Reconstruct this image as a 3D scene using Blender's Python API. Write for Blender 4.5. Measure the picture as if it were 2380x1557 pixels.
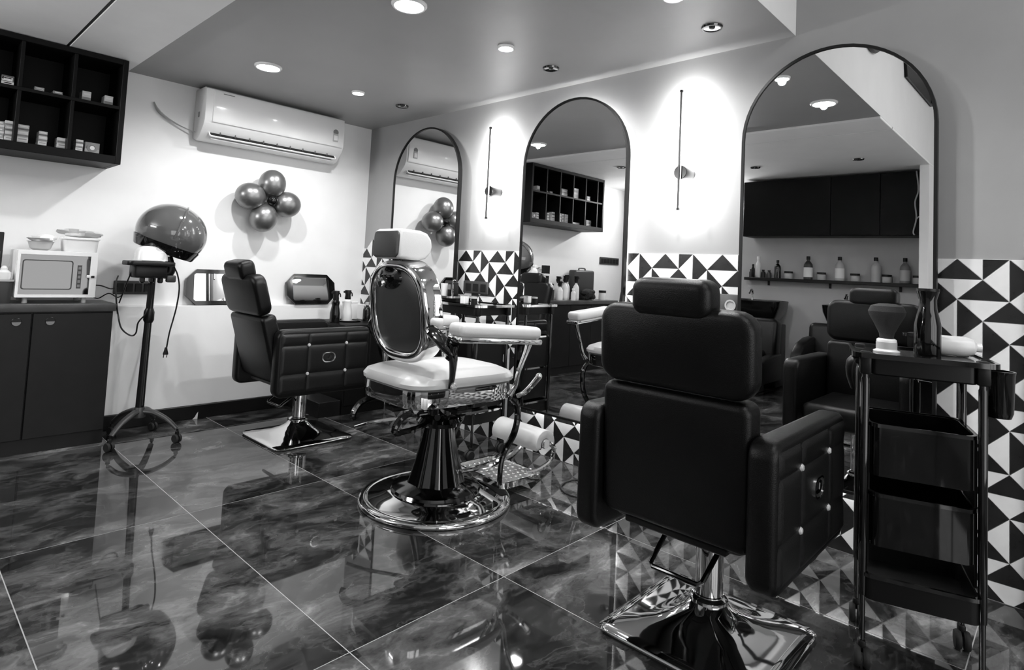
import bpy, bmesh, math, random
from mathutils import Vector, Matrix, Euler
random.seed(7)
SC = bpy.context.scene
for o in list(bpy.data.objects): bpy.data.objects.remove(o)
COL = SC.collection
PI = math.pi
R = math.radians
CEIL = 2.137          # gray dropped ceiling
HIGH = 3.0            # ceiling of the front zone
YEND = -3.285         # where the dropped ceiling ends
MX = -0.07            # plane of the arched mirrors

# ------------------------------------------------------------------ camera
cam_d = bpy.data.cameras.new('camera'); cam = bpy.data.objects.new('camera', cam_d); COL.objects.link(cam)
YAW, PITCH, ROLL = .8156, .0570, .0484
f_ = Vector((math.sin(YAW)*math.cos(PITCH), math.cos(YAW)*math.cos(PITCH), math.sin(PITCH)))
r_ = Vector((math.cos(YAW), -math.sin(YAW), 0)); u_ = r_.cross(f_)
r2 = math.cos(ROLL)*r_ + math.sin(ROLL)*u_; u2 = -math.sin(ROLL)*r_ + math.cos(ROLL)*u_
m3 = Matrix((r2, u2, -f_)).transposed()
cam.matrix_world = Matrix.Translation((-2.7058, -4.1757, 1.0447)) @ m3.to_4x4()
cam_d.sensor_width = 36; cam_d.lens = 1390.39/2380*36
cam_d.shift_y = -(778.5-549.5)/2380
cam_d.clip_start = .02
SC.camera = cam

# ------------------------------------------------------------------ world, exposure
SC.view_settings.view_transform = 'Standard'; SC.view_settings.look = 'None'
SC.view_settings.gamma = 1; SC.view_settings.use_curve_mapping = False
SC.view_settings.exposure = 0.75
W = bpy.data.worlds.new('world'); SC.world = W; W.use_nodes = True
W.node_tree.nodes['Background'].inputs[0].default_value = (1, 1, 1, 1)
W.node_tree.nodes['Background'].inputs[1].default_value = 1.9
POW_BIG, POW_SMALL, POW_SCONCE, POW_LED, POW_FRONT, POW_LEFT = 19, 20, 7.5, 20, 7, 16

# ------------------------------------------------------------------ materials
def mat(name, c, rough=.5, metal=0, bump=0, bscale=60, var=0, vscale=6, ior=1.5, emit=0, alpha=1, trans=0, coat=0, spec=None):
    m = bpy.data.materials.new(name); m.use_nodes = True
    nt = m.node_tree; b = nt.nodes['Principled BSDF']
    b.inputs['Base Color'].default_value = (c, c, c, 1)
    b.inputs['Roughness'].default_value = rough; b.inputs['Metallic'].default_value = metal
    b.inputs['IOR'].default_value = ior
    if spec is not None: b.inputs['Specular IOR Level'].default_value = spec
    if trans: b.inputs['Transmission Weight'].default_value = trans
    if coat: b.inputs['Coat Weight'].default_value = coat; b.inputs['Coat Roughness'].default_value = .05
    if emit:
        b.inputs['Emission Color'].default_value = (1, 1, 1, 1); b.inputs['Emission Strength'].default_value = emit
    if alpha < 1: b.inputs['Alpha'].default_value = alpha
    tc = None
    if var or bump: tc = nt.nodes.new('ShaderNodeTexCoord')
    if var:
        n = nt.nodes.new('ShaderNodeTexNoise'); n.inputs['Scale'].default_value = vscale; n.inputs['Detail'].default_value = 6
        nt.links.new(tc.outputs['Object'], n.inputs['Vector'])
        mr = nt.nodes.new('ShaderNodeMapRange'); mr.inputs[1].default_value = .3; mr.inputs[2].default_value = .7
        mr.inputs[3].default_value = c*(1-var); mr.inputs[4].default_value = min(1, c*(1+var))
        nt.links.new(n.outputs['Fac'], mr.inputs[0]); nt.links.new(mr.outputs[0], b.inputs['Base Color'])
    if bump:
        n2 = nt.nodes.new('ShaderNodeTexNoise'); n2.inputs['Scale'].default_value = bscale; n2.inputs['Detail'].default_value = 4
        nt.links.new(tc.outputs['Object'], n2.inputs['Vector'])
        bp = nt.nodes.new('ShaderNodeBump'); bp.inputs['Strength'].default_value = bump; bp.inputs['Distance'].default_value = .004
        nt.links.new(n2.outputs['Fac'], bp.inputs['Height']); nt.links.new(bp.outputs[0], b.inputs['Normal'])
    return m

def marble():
    m = bpy.data.materials.new('dark_marble'); m.use_nodes = True
    nt = m.node_tree; b = nt.nodes['Principled BSDF']; L = nt.links.new; N = nt.nodes.new
    geo = N('ShaderNodeNewGeometry'); oi = N('ShaderNodeObjectInfo')
    sc = N('ShaderNodeVectorMath'); sc.operation = 'SCALE'; sc.inputs[3].default_value = 9
    cx = N('ShaderNodeCombineXYZ'); L(oi.outputs['Random'], cx.inputs[0]); L(oi.outputs['Random'], cx.inputs[2]); L(cx.outputs[0], sc.inputs[0])
    ad = N('ShaderNodeVectorMath'); L(geo.outputs['Position'], ad.inputs[0]); L(sc.outputs[0], ad.inputs[1])
    st = N('ShaderNodeMapping'); st.inputs['Rotation'].default_value = (0, 0, .6); st.inputs['Scale'].default_value = (1, 1.7, 1); L(ad.outputs[0], st.inputs[0])
    w = N('ShaderNodeTexNoise'); w.inputs['Scale'].default_value = 2.2; w.inputs['Detail'].default_value = 5; L(st.outputs[0], w.inputs['Vector'])
    ws = N('ShaderNodeVectorMath'); ws.operation = 'SCALE'; ws.inputs[3].default_value = 1.1; L(w.outputs['Color'], ws.inputs[0])
    a2 = N('ShaderNodeVectorMath'); L(st.outputs[0], a2.inputs[0]); L(ws.outputs[0], a2.inputs[1])
    n1 = N('ShaderNodeTexNoise'); n1.inputs['Scale'].default_value = 2.0; n1.inputs['Detail'].default_value = 9; n1.inputs['Roughness'].default_value = .62; L(a2.outputs[0], n1.inputs['Vector'])
    cr = N('ShaderNodeValToRGB'); L(n1.outputs['Fac'], cr.inputs[0])
    e = cr.color_ramp.elements; e[0].position = .33; e[0].color = (.005, .005, .005, 1); e[1].position = .77; e[1].color = (.46, .46, .46, 1)
    x = cr.color_ramp.elements.new(.46); x.color = (.020, .020, .020, 1)
    x = cr.color_ramp.elements.new(.6); x.color = (.10, .10, .10, 1)
    n2 = N('ShaderNodeTexNoise'); n2.inputs['Scale'].default_value = 3.1; n2.inputs['Detail'].default_value = 7; L(a2.outputs[0], n2.inputs['Vector'])
    ab = N('ShaderNodeMath'); ab.operation = 'SUBTRACT'; ab.inputs[1].default_value = .5; L(n2.outputs['Fac'], ab.inputs[0])
    ab2 = N('ShaderNodeMath'); ab2.operation = 'ABSOLUTE'; L(ab.outputs[0], ab2.inputs[0])
    vr = N('ShaderNodeMapRange'); vr.inputs[1].default_value = 0; vr.inputs[2].default_value = .03; vr.inputs[3].default_value = .03; vr.inputs[4].default_value = 0
    L(ab2.outputs[0], vr.inputs[0])
    mx = N('ShaderNodeMix'); mx.data_type = 'RGBA'; mx.blend_type = 'ADD'; mx.inputs[0].default_value = 1
    L(cr.outputs[0], mx.inputs[6]); L(vr.outputs[0], mx.inputs[7]); L(mx.outputs[2], b.inputs['Base Color'])
    b.inputs['Roughness'].default_value = .028; b.inputs['IOR'].default_value = 1.62
    return m

M = dict(
    wall_white=mat('white_wall_paint', .84, .55, bump=.05, bscale=40, var=.02),
    wall_gray=mat('grey_wall_paint', .30, .6, bump=.05, bscale=40, var=.03),
    wall_side=mat('plain_wall_paint', .45, .6, var=.03),
    ceil_gray=mat('grey_ceiling_paint', .33, .45, bump=.03, bscale=14, var=.03, vscale=3),
    ceil_white=mat('pale_ceiling_paint', .93, .6, var=.02),
    grout=mat('pale_grout', .42, .5), joint=mat('white_joint', .7, .6),
    tile_w=mat('white_glazed_tile', .74, .16, var=.03, vscale=25), tile_b=mat('black_glazed_tile', .016, .18, var=.2, vscale=25),
    marble=marble(),
    black=mat('black_satin', .005, .38, spec=.3), black_gloss=mat('black_gloss', .004, .08, coat=.15), blackwood=mat('black_laminate', .004, .45, bump=.05, bscale=90, var=.15, spec=.12),
    leather=mat('black_leather', .003, .33, spec=.26, bump=.22, bscale=420, var=.2, vscale=9), leather_s=mat('dark_leather_side', .005, .33, spec=.4, bump=.2, bscale=420),
    cream=mat('pale_leather', .58, .32, bump=.1, bscale=300, var=.03), graypad=mat('charcoal_leather', .03, .4, bump=.2, bscale=400),
    chrome=mat('chrome', .82, .05, 1), dchrome=mat('dark_chrome', .10, .09, 1), steel=mat('brushed_steel', .5, .25, 1), cast=mat('cast_metal', .75, .3, 1, bump=.9, bscale=180),
    mirror=mat('mirror_silver', .8, .0, 1), white=mat('white_plastic', .82, .25, coat=.3), ivory=mat('ivory_plastic', .74, .35), offw=mat('paper_white', .78, .6),
    graph=mat('graphite_plastic', .035, .4), gray=mat('grey_plastic', .18, .4), lgray=mat('light_grey_plastic', .42, .4), rubber=mat('rubber', .01, .7),
    counter=mat('dark_counter_laminate', .008, .42, var=.15, vscale=14, spec=.25), countertop=mat('worn_counter_top', .06, .3, var=.3, vscale=9),
    glass_dark=mat('dark_glass', .004, .02, coat=1), oven=mat('oven_door_glass', .004, .02, ior=2.0), smoke=mat('smoked_dome', .10, .12, coat=.8), balloon=mat('pearl_balloon', .24, .33, .8),
    clear=mat('clear_plastic', .95, .05, trans=1, ior=1.3), amber=mat('tinted_plastic', .25, .1, trans=.6, ior=1.35),
    glow=mat('lamp_diffuser', 1, .5, emit=22), led=mat('led_strip', 1, .5, emit=POW_LED), sglow=mat('sconce_diffuser', 1, .5, emit=9),
    bag=mat('thin_plastic_bag', .8, .3, trans=.25), cloth=mat('white_cloth', .8, .8, bump=.4, bscale=40), bristle=mat('dark_bristle', .012, .7, bump=1, bscale=900),
    bristle_tip=mat('pale_bristle', .3, .7, bump=1, bscale=900), crystal=mat('crystal', .55, .12, coat=1), mesh=mat('black_net', .012, .8, bump=1, bscale=90),
    socket_grey=mat('socket_grey', .07, .4), net=mat('wall_cable', .5, .5),
)

# ------------------------------------------------------------------ mesh builder
class MB:
    def __init__(s): s.bm = bmesh.new()
    def _add(s, b, mtx=None):
        if mtx is not None: bmesh.ops.transform(b, matrix=mtx, verts=b.verts)
        me = bpy.data.meshes.new('t'); b.to_mesh(me); b.free(); s.bm.from_mesh(me); bpy.data.meshes.remove(me)
        return s
    def box(s, c, d, bev=0, seg=2, rot=None):
        b = bmesh.new(); bmesh.ops.create_cube(b, size=1)
        bmesh.ops.transform(b, matrix=Matrix.Diagonal((d[0], d[1], d[2], 1)), verts=b.verts)
        if bev: bmesh.ops.bevel(b, geom=list(b.edges), offset=min(bev, min(d)*.499), segments=seg, profile=.5, affect='EDGES', clamp_overlap=True)
        m = Matrix.Translation(c)
        if rot: m = m @ Euler(rot).to_matrix().to_4x4()
        return s._add(b, m)
    def ext(s, x0, x1, y0, y1, z0, z1, bev=0, seg=2):
        return s.box(((x0+x1)/2, (y0+y1)/2, (z0+z1)/2), (abs(x1-x0), abs(y1-y0), abs(z1-z0)), bev, seg)
    def lathe(s, prof, c=(0, 0, 0), n=32, rot=None, cap=True, sc=(1, 1, 1)):
        b = bmesh.new(); rings = []
        for r, z in prof:
            if r < 1e-6: rings.append([b.verts.new((0, 0, z))])
            else: rings.append([b.verts.new((r*math.cos(2*PI*k/n), r*math.sin(2*PI*k/n), z)) for k in range(n)])
        for a, d in zip(rings, rings[1:]):
            if len(a) == 1 and len(d) == 1: continue
            for k in range(n):
                q = (k+1) % n
                if len(a) == 1: b.faces.new((a[0], d[k], d[q]))
                elif len(d) == 1: b.faces.new((a[k], a[q], d[0]))
                else: b.faces.new((a[k], a[q], d[q], d[k]))
        if cap:
            for rg in (rings[0], rings[-1]):
                if len(rg) > 2: b.faces.new(rg)
        bmesh.ops.recalc_face_normals(b, faces=b.faces)
        m = Matrix.Translation(c)
        if rot: m = m @ Euler(rot).to_matrix().to_4x4()
        return s._add(b, m @ Matrix.Diagonal((*sc, 1)))
    def ball(s, c, r, sc=(1, 1, 1), rot=None, n=24):
        b = bmesh.new(); bmesh.ops.create_uvsphere(b, u_segments=n, v_segments=n//2, radius=r)
        m = Matrix.Translation(c)
        if rot: m = m @ Euler(rot).to_matrix().to_4x4()
        return s._add(b, m @ Matrix.Diagonal((*sc, 1)))
    def tube(s, pts, r, n=10, flat=1, smooth=True, up=(0, 0, 1)):
        P = [Vector(p) for p in pts]
        rs = list(r) if hasattr(r, '__len__') else [r]*len(P)
        if smooth and len(P) > 2:
            Q = []; RR = []
            for i in range(len(P)-1):
                p0 = P[max(i-1, 0)]; p1 = P[i]; p2 = P[i+1]; p3 = P[min(i+2, len(P)-1)]
                for t in (0, .2, .4, .6, .8):
                    Q.append(.5*((2*p1)+(p2-p0)*t+(2*p0-5*p1+4*p2-p3)*t*t+(3*p1-p0-3*p2+p3)*t**3)); RR.append(rs[i]*(1-t)+rs[i+1]*t)
            Q.append(P[-1]); RR.append(rs[-1]); P, rs = Q, RR
        b = bmesh.new(); rings = []; prev = None
        for i, p in enumerate(P):
            t = (P[min(i+1, len(P)-1)]-P[max(i-1, 0)]).normalized()
            if prev is None:
                ref = Vector(up)
                if abs(t.dot(ref)) > .95: ref = Vector((1, 0, 0)) if abs(t.x) < .9 else Vector((0, 1, 0))
                nrm = (ref - t*ref.dot(t)).normalized()
            else:
                nrm = prev - t*prev.dot(t); nrm.normalize()
            prev = nrm; bn = t.cross(nrm)
            rings.append([b.verts.new(p + rs[i]*(math.cos(2*PI*k/n)*nrm*flat + math.sin(2*PI*k/n)*bn)) for k in range(n)])
        for a, d in zip(rings, rings[1:]):
            for k in range(n): b.faces.new((a[k], a[(k+1) % n], d[(k+1) % n], d[k]))
        b.faces.new(rings[0]); b.faces.new(rings[-1])
        bmesh.ops.recalc_face_normals(b, faces=b.faces)
        return s._add(b)
    def prism(s, pts, a0, a1, axis='y', bev=0, seg=2, mtx=None, side=False):
        """outline pts (two coords) extruded between a0 and a1 along axis; the two coords are the other axes in xyz order"""
        def P(u, v, a): return {'x': (a, u, v), 'y': (u, a, v), 'z': (u, v, a)}[axis]
        b = bmesh.new()
        A = [b.verts.new(P(u, v, a0)) for u, v in pts]; B = [b.verts.new(P(u, v, a1)) for u, v in pts]
        n = len(pts)
        fa = b.faces.new(A); fb = b.faces.new(B)
        for k in range(n): b.faces.new((A[k], A[(k+1) % n], B[(k+1) % n], B[k]))
        bmesh.ops.recalc_face_normals(b, faces=b.faces)
        if bev: bmesh.ops.bevel(b, geom=list(set(list(fa.edges)+list(fb.edges))), offset=bev, segments=seg, profile=.5, affect='EDGES', clamp_overlap=True)
        return s._add(b, mtx)
    def ring(s, outer, inner, a0, a1, axis='x', mtx=None):
        def P(u, v, a): return {'x': (a, u, v), 'y': (u, a, v), 'z': (u, v, a)}[axis]
        b = bmesh.new(); n = len(outer)
        V = [[b.verts.new(P(*p, a)) for p in q] for q, a in ((outer, a0), (outer, a1), (inner, a1), (inner, a0))]
        for i in range(4):
            for k in range(n): b.faces.new((V[i][k], V[i][(k+1) % n], V[(i+1) % 4][(k+1) % n], V[(i+1) % 4][k]))
        bmesh.ops.recalc_face_normals(b, faces=b.faces)
        return s._add(b, mtx)
    def loft(s, rings, cap=True):
        b = bmesh.new(); V = [[b.verts.new(p) for p in q] for q in rings]; n = len(V[0])
        for a, d in zip(V, V[1:]):
            for k in range(n): b.faces.new((a[k], a[(k+1) % n], d[(k+1) % n], d[k]))
        if cap: b.faces.new(V[0]); b.faces.new(V[-1])
        bmesh.ops.recalc_face_normals(b, faces=b.faces)
        return s._add(b)
    def grid(s, fn, nu, nv):
        b = bmesh.new(); V = [[b.verts.new(fn(i/nu, j/nv)) for j in range(nv+1)] for i in range(nu+1)]
        for i in range(nu):
            for j in range(nv): b.faces.new((V[i][j], V[i+1][j], V[i+1][j+1], V[i][j+1]))
        return s._add(b)
    def build(s, name, m, parent=None, sharp=35, world=False, kind=None, flat=False):
        if parent is not None and world: bmesh.ops.transform(s.bm, matrix=parent.matrix_basis.inverted(), verts=s.bm.verts)
        me = bpy.data.meshes.new(name); s.bm.to_mesh(me); s.bm.free()
        if not flat:
            for p in me.polygons: p.use_smooth = True
            me.set_sharp_from_angle(angle=R(sharp))
        me.materials.append(M[m] if isinstance(m, str) else m)
        o = bpy.data.objects.new(name, me); COL.objects.link(o)
        if parent is not None: o.parent = parent
        if kind: o['kind'] = kind
        return o

def thing(name, label, cat, loc=(0, 0, 0), rz=0, group=None):
    o = bpy.data.objects.new(name, None); COL.objects.link(o); o.empty_display_size = .05
    o.location = loc; o.rotation_euler = (0, 0, rz)
    o.matrix_basis = Matrix.Translation(loc) @ Matrix.Rotation(rz, 4, 'Z')
    tag(o, label, cat, group); return o
def tag(o, label, cat, group=None):
    o['label'] = label; o['category'] = cat
    if group: o['group'] = group
    return o
def children(o): return [c for c in bpy.data.objects if c.parent == o]
def copy_tree(o, parent=None):
    c = o.copy(); COL.objects.link(c)
    if parent is not None: c.parent = parent
    for ch in children(o): copy_tree(ch, c)
    return c
def struct(name, mb, m, parent=None, flat=True): return mb.build(name, m, parent, kind='structure', flat=flat)
def lamp(name, parent, kind, loc, power, size=.05, rot=(0, 0, 0), **kw):
    d = bpy.data.lights.new(name, kind); d.energy = power
    if kind == 'SPOT': d.spot_size = kw.get('angle', R(150)); d.spot_blend = kw.get('blend', .5); d.shadow_soft_size = size
    elif kind == 'AREA':
        d.shape = kw.get('shape', 'DISK'); d.size = size
        if 'size_y' in kw: d.size_y = kw['size_y']
        if 'spread' in kw: d.spread = kw['spread']
    else: d.shadow_soft_size = size
    o = bpy.data.objects.new(name, d); COL.objects.link(o); o.parent = parent; o.location = loc; o.rotation_euler = rot
    return o
def rrect(w, h, r, n=6, cx=0, cy=0):
    r = min(r, w/2-1e-5, h/2-1e-5)
    return [(cx+sx*(w/2-r)+r*math.cos(a0+PI/2*k/n), cy+sy*(h/2-r)+r*math.sin(a0+PI/2*k/n))
            for sx, sy, a0 in ((1, 1, 0), (-1, 1, PI/2), (-1, -1, PI), (1, -1, 1.5*PI)) for k in range(n+1)]
def superell(w, h, e=2.6, n=48):
    o = []
    for k in range(n):
        t = 2*PI*k/n; c, s_ = math.cos(t), math.sin(t)
        o.append((w/2*math.copysign(abs(c)**(2/e), c), h/2*math.copysign(abs(s_)**(2/e), s_)))
    return o

# ================================================================== SETTING
XL, YF = -4.0, -6.2       # left wall, front wall
# floor: grout bed plus polished tiles laid one by one
floor = struct('floor', MB().ext(XL-.12, .12, YF-.12, .12, -.12, -.0006), 'grout')
gx, gy = -1.151, -1.552
tile_me = None
for i in range(-6, 4):
    for j in range(-5, 4):
        x0, x1 = max(gx+i*.6, XL), min(gx+(i+1)*.6, 0); y0, y1 = max(gy+(j-1)*1.2, YF), min(gy+j*1.2, 0)
        if x1-x0 < .02 or y1-y0 < .02: continue
        MB().ext(x0+.0016, x1-.0016, y0+.0016, y1-.0016, -.0004, 0).build('floor_tile', 'marble', floor)
# walls
wall_r = struct('wall_right', MB().ext(0, .12, YF, 0, 0, HIGH), 'wall_gray')
wall_b = struct('wall_back', MB().ext(XL, .12, 0, .12, 0, CEIL+.1), 'wall_white')
wall_l = struct('wall_left', MB().ext(XL-.12, XL, YF, .12, 0, HIGH), 'wall_side')
# front wall with a shop window
wf = MB(); WX0, WX1, WZ0, WZ1 = -3.7, -.6, .35, 2.3
wf.ext(XL, WX0, YF-.12, YF, 0, HIGH).ext(WX1, .0, YF-.12, YF, 0, HIGH).ext(WX0, WX1, YF-.12, YF, 0, WZ0).ext(WX0, WX1, YF-.12, YF, WZ1, HIGH)
wall_f = struct('wall_front', wf, 'wall_side')
win = struct('window_1', MB().ring([(WX0, WZ0), (WX1, WZ0), (WX1, WZ1), (WX0, WZ1)], [(WX0+.05, WZ0+.05), (WX1-.05, WZ0+.05), (WX1-.05, WZ1-.05), (WX0+.05, WZ1-.05)], YF-.09, YF-.03, 'y'), 'black')
for x in (-2.70, -1.65): MB().ext(x-.03, x+.03, YF-.08, YF-.04, WZ0+.05, WZ1-.05).build('mullion', 'black', win)
# ceilings
ceil = struct('ceiling', MB().ext(-1.74, 0, YEND, 0, CEIL, CEIL+.1), 'ceil_gray')
c2 = MB().ext(-2.074, -1.742, YEND, 0, CEIL-.014, CEIL+.1, .003, 1).build('ceiling_panel', 'ceil_white', ceil)
c3 = MB().ext(XL, -2.086, YEND, 0, CEIL-.014, CEIL+.1, .003, 1).build('ceiling_panel', 'ceil_white', ceil)
struct('trim_1', MB().ext(-2.0855, -2.0745, YEND, 0, CEIL-.011, CEIL+.05), 'graph')
struct('ceiling_front', MB().ext(XL, 0, YF, YEND, HIGH, HIGH+.1), 'ceil_white')
# bulkhead above the dropped ceiling's end and pilaster at its left end
struct('wall_bulkhead', MB().ext(XL, 0, YEND-.001, YEND+.1, CEIL+.001, HIGH), 'wall_white')
struct('trim_2', MB().ext(XL, -3.52, -3.283, -3.215, 0, CEIL-.016), 'wall_white')
# ledge of the back wall
struct('trim_3', MB().ext(-1.765, -.0, -.055, 0, .085, .722, .003, 1), 'wall_white')
struct('baseboard_back', MB().ext(-1.765, -.45, -.068, 0, 0, .086, .003, 1), 'black')
# triangle tiles on the mirror wall
PT = .0735; ZT = 1.166; Y0 = -1.221
bed = MB().ext(-.0035, 0, -4.056, 0, 0, ZT).build('grout_bed', 'joint', wall_r, flat=True)
struct('trim_4', MB().ext(-.02, 0, -4.075, -4.0565, 0, ZT+.01), 'black')
MIR = [(-.82, .74), (-2.13, .73), (-3.452, .725)]; MB0, MT = .25, 2.032
def clip(poly, axis, val, keep_less):
    out = []
    for k in range(len(poly)):
        a, b = poly[k], poly[(k+1) % len(poly)]
        ia = (a[axis] <= val) == keep_less or abs(a[axis]-val) < 1e-9; ib = (b[axis] <= val) == keep_less or abs(b[axis]-val) < 1e-9
        if ia: out.append(a)
        if ia != ib:
            t = (val-a[axis])/(b[axis]-a[axis]); out.append((a[0]+t*(b[0]-a[0]), a[1]+t*(b[1]-a[1])))
    return out
def inset(poly, d):
    n = len(poly); ar = sum(poly[k][0]*poly[(k+1) % n][1]-poly[(k+1) % n][0]*poly[k][1] for k in range(n))
    if abs(ar)/2 < 3e-4: return None
    if ar < 0: poly = poly[::-1]
    L = []
    for k in range(n):
        a, b = poly[k], poly[(k+1) % n]; dx, dy = b[0]-a[0], b[1]-a[1]; l = math.hypot(dx, dy)
        if l < 1e-6: continue
        L.append((-dy/l, dx/l, (-dy*a[0]+dx*a[1])/l + d))
    o = []
    for k in range(len(L)):
        a, b = L[k-1], L[k]; det = a[0]*b[1]-a[1]*b[0]
        if abs(det) < 1e-6: continue
        o.append(((a[2]*b[1]-b[2]*a[1])/det, (a[0]*b[2]-b[0]*a[2])/det))
    return o
SH = {('b', 0): [(0, 0), (-1, -1), (1, -1)], ('b', 1): [(2, 0), (2, -2), (3, -1)], ('w', 0): [(-1, -1), (1, -1), (0, -2)], ('w', 1): [(2, 0), (2, -2), (1, -1)]}
def tri_mesh(poly):
    b = bmesh.new(); t = .0065
    A = [b.verts.new((-.001, u, v)) for u, v in poly]; B = [b.verts.new((-t, u, v)) for u, v in poly]
    b.faces.new(A); b.faces.new(B)
    for k in range(len(poly)): b.faces.new((A[k], A[(k+1) % len(poly)], B[(k+1) % len(poly)], B[k]))
    bmesh.ops.recalc_face_normals(b, faces=b.faces)
    me = bpy.data.meshes.new('triangle_tile'); b.to_mesh(me); b.free(); return me
shared = {}; cand = []
for k in range(-6, 24):
    for l in range(-30, 30):
        for (c, q), tri in SH.items():
            P = [(Y0-(u+k+4*l)*PT, ZT+(v-k)*PT) for u, v in tri]
            if max(p[1] for p in P) <= .004 or min(p[1] for p in P) >= ZT-.004 or max(p[0] for p in P) <= -4.05 or min(p[0] for p in P) >= -.004: continue
            if any(max(p[0] for p in P) < my+w/2-.07 and min(p[0] for p in P) > my-w/2+.07 and min(p[1] for p in P) > MB0+.07 for my, w in MIR): continue
            full = min(p[1] for p in P) > .003 and max(p[1] for p in P) < ZT+1e-4 and min(p[0] for p in P) > -4.052 and max(p[0] for p in P) < -.003
            cand.append((c, q, P, full))
cnt = {'b': 0, 'w': 0}
cand.sort(key=lambda t: t[2][0][0])
rest = {'b': [], 'w': []}
for c, q, P, full in cand:
    nm = 'black_triangle_tile' if c == 'b' else 'white_triangle_tile'; mt = M['tile_b' if c == 'b' else 'tile_w']
    if cnt[c] >= 299: rest[c].append(P); continue
    if full:
        if (c, q) not in shared:
            base = [(u-P[0][0], v-P[0][1]) for u, v in P]; me = tri_mesh(inset(base, .0008)); me.materials.append(mt); shared[c, q] = me
        o = bpy.data.objects.new(nm, shared[c, q]); o.location = (0, P[0][0], P[0][1])
    else:
        for ax, val, less in ((1, ZT, True), (1, .002, False), (0, -.002, True), (0, -4.054, False)):
            if len(P) > 2: P = clip(P, ax, val, less)
        if len(P) < 3: continue
        P = inset(P, .0008)
        if not P or len(P) < 3: continue
        me = tri_mesh(P); me.materials.append(mt); o = bpy.data.objects.new(nm, me)
    COL.objects.link(o); o.parent = wall_r; cnt[c] += 1
for c in 'bw':
    if rest[c]:
        bmx = MB()
        for P in rest[c]:
            P = inset(P, .0008)
            if P: bmx.prism(P, -.0065, -.001, 'x')
        bmx.build('distant_triangle_tiles', 'tile_b' if c == 'b' else 'tile_w', wall_r, kind='stuff', flat=True)

# ================================================================== LIGHT FITTINGS
def downlight(x, y, r, power, label, grp):
    t = thing('downlight', label, 'ceiling light', (x, y, CEIL), 0, grp)
    MB().lathe([(r*.80, -.001), (r*.82, -.012), (r*.92, -.013), (r, -.006), (r, 0)], n=40, cap=False).build('trim_ring', 'white', t)
    MB().lathe([(0, -.008), (r*.82, -.008), (r*.82, -.001)], n=32, cap=False).build('diffuser', 'glow', t)
    lamp('lamp', t, 'SPOT', (0, 0, -.022), power, .02, angle=R(165), blend=.6)
    return t
for y, w in ((-.84, 'nearest the air conditioner'), (-2.15, 'at the upper edge, left of middle'), (-3.09, 'above the front salon chair')):
    downlight(-1.25, y, .075, POW_BIG, 'large lit round downlight %s' % w, None)
for y, w in ((-.84, 'beside the light ripples near the corner'), (-2.15, 'in the middle of the grey ceiling'), (-3.05, 'at the upper edge toward the right end')):
    downlight(-.662, y, .042, POW_SMALL, 'small lit round downlight %s' % w, None)
def gimbal(x, y, z, label, grp=None, r=.045):
    t = thing('recessed_spot', label, 'ceiling light', (x, y, z), 0, grp)
    MB().lathe([(r*.78, -.001), (r*.8, -.009), (r*.94, -.009), (r, -.001)], n=32, cap=False).build('trim_ring', 'dchrome', t)
    MB().lathe([(0, -.002), (r*.5, -.003), (r*.8, -.006)], n=32, cap=False).build('reflector', 'chrome', t)
    MB().ball((0, 0, -.004), r*.28, (1, 1, .5)).build('bulb', 'graph', t)
for y, w in ((-.82, 'nearest the corner of the room'), (-2.14, 'above the middle arched mirror'), (-3.04, 'nearest the front end of the ceiling')):
    gimbal(-.303, y, CEIL, 'unlit dark recessed spot by the mirror wall, %s' % w)
for x, y, w in ((-3.03, -2.86, 'right one above the cupboards'), (-3.03, -2.0, 'left one above the cupboards'), (-2.45, -.9, 'at the right edge of the middle mirror')):
    gimbal(x, y, CEIL-.014, 'small dark spot in the pale ceiling, %s' % w)

def arch(yc, w, h0, h1, n=28, ins=0):
    r = w/2-ins; zc = h1-w/2
    P = [(yc-r, h0+ins), (yc+r, h0+ins)]
    for k in range(n+1): P.append((yc+r*math.cos(PI*k/n), zc+r*math.sin(PI*k/n)))
    return P
def arched_mirror(k, label, led):
    yc, w = MIR[k]
    t = thing('arched_mirror', label, 'mirror', (0, yc, MB0))
    O, I = arch(yc, w, MB0, MT), arch(yc, w, MB0, MT, ins=.011)
    MB().ring(O, I, MX-.006, MX+.022, 'x').build('frame', 'black', t, world=True, sharp=30)
    MB().prism(I, MX, MX+.004, 'x').build('mirror_glass', 'mirror', t, world=True, flat=True)
    MB().prism(arch(yc, w, MB0, MT, ins=.012), MX+.005, MX+.02, 'x').build('backing_board', 'black', t, world=True)
    MB().prism(arch(yc, w, MB0, MT, ins=.075), MX+.0205, -.0075, 'x').build('mounting_box', 'white', t, world=True)
    if led:
        a, b = arch(yc, w, MB0, MT, ins=.045), arch(yc, w, MB0, MT, ins=.055)
        if led == 2:  # lit along the lower edge only
            MB().ext(MX+.023, MX+.032, yc-w/2+.045, yc+w/2-.045, MB0+.045, MB0+.055).build('led_strip', 'led', t, world=True)
        else: MB().ring(a, b, MX+.023, MX+.032, 'x').build('led_strip', 'led', t, world=True, flat=True)
arched_mirror(0, 'arched black framed mirror nearest the room corner, reflecting the air conditioner', 0)
arched_mirror(1, 'middle arched black framed mirror with glowing edge, reflecting the open wall shelf', 1)
arched_mirror(2, 'rightmost arched black framed mirror, reflecting the dark closed cupboards', 2)

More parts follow.
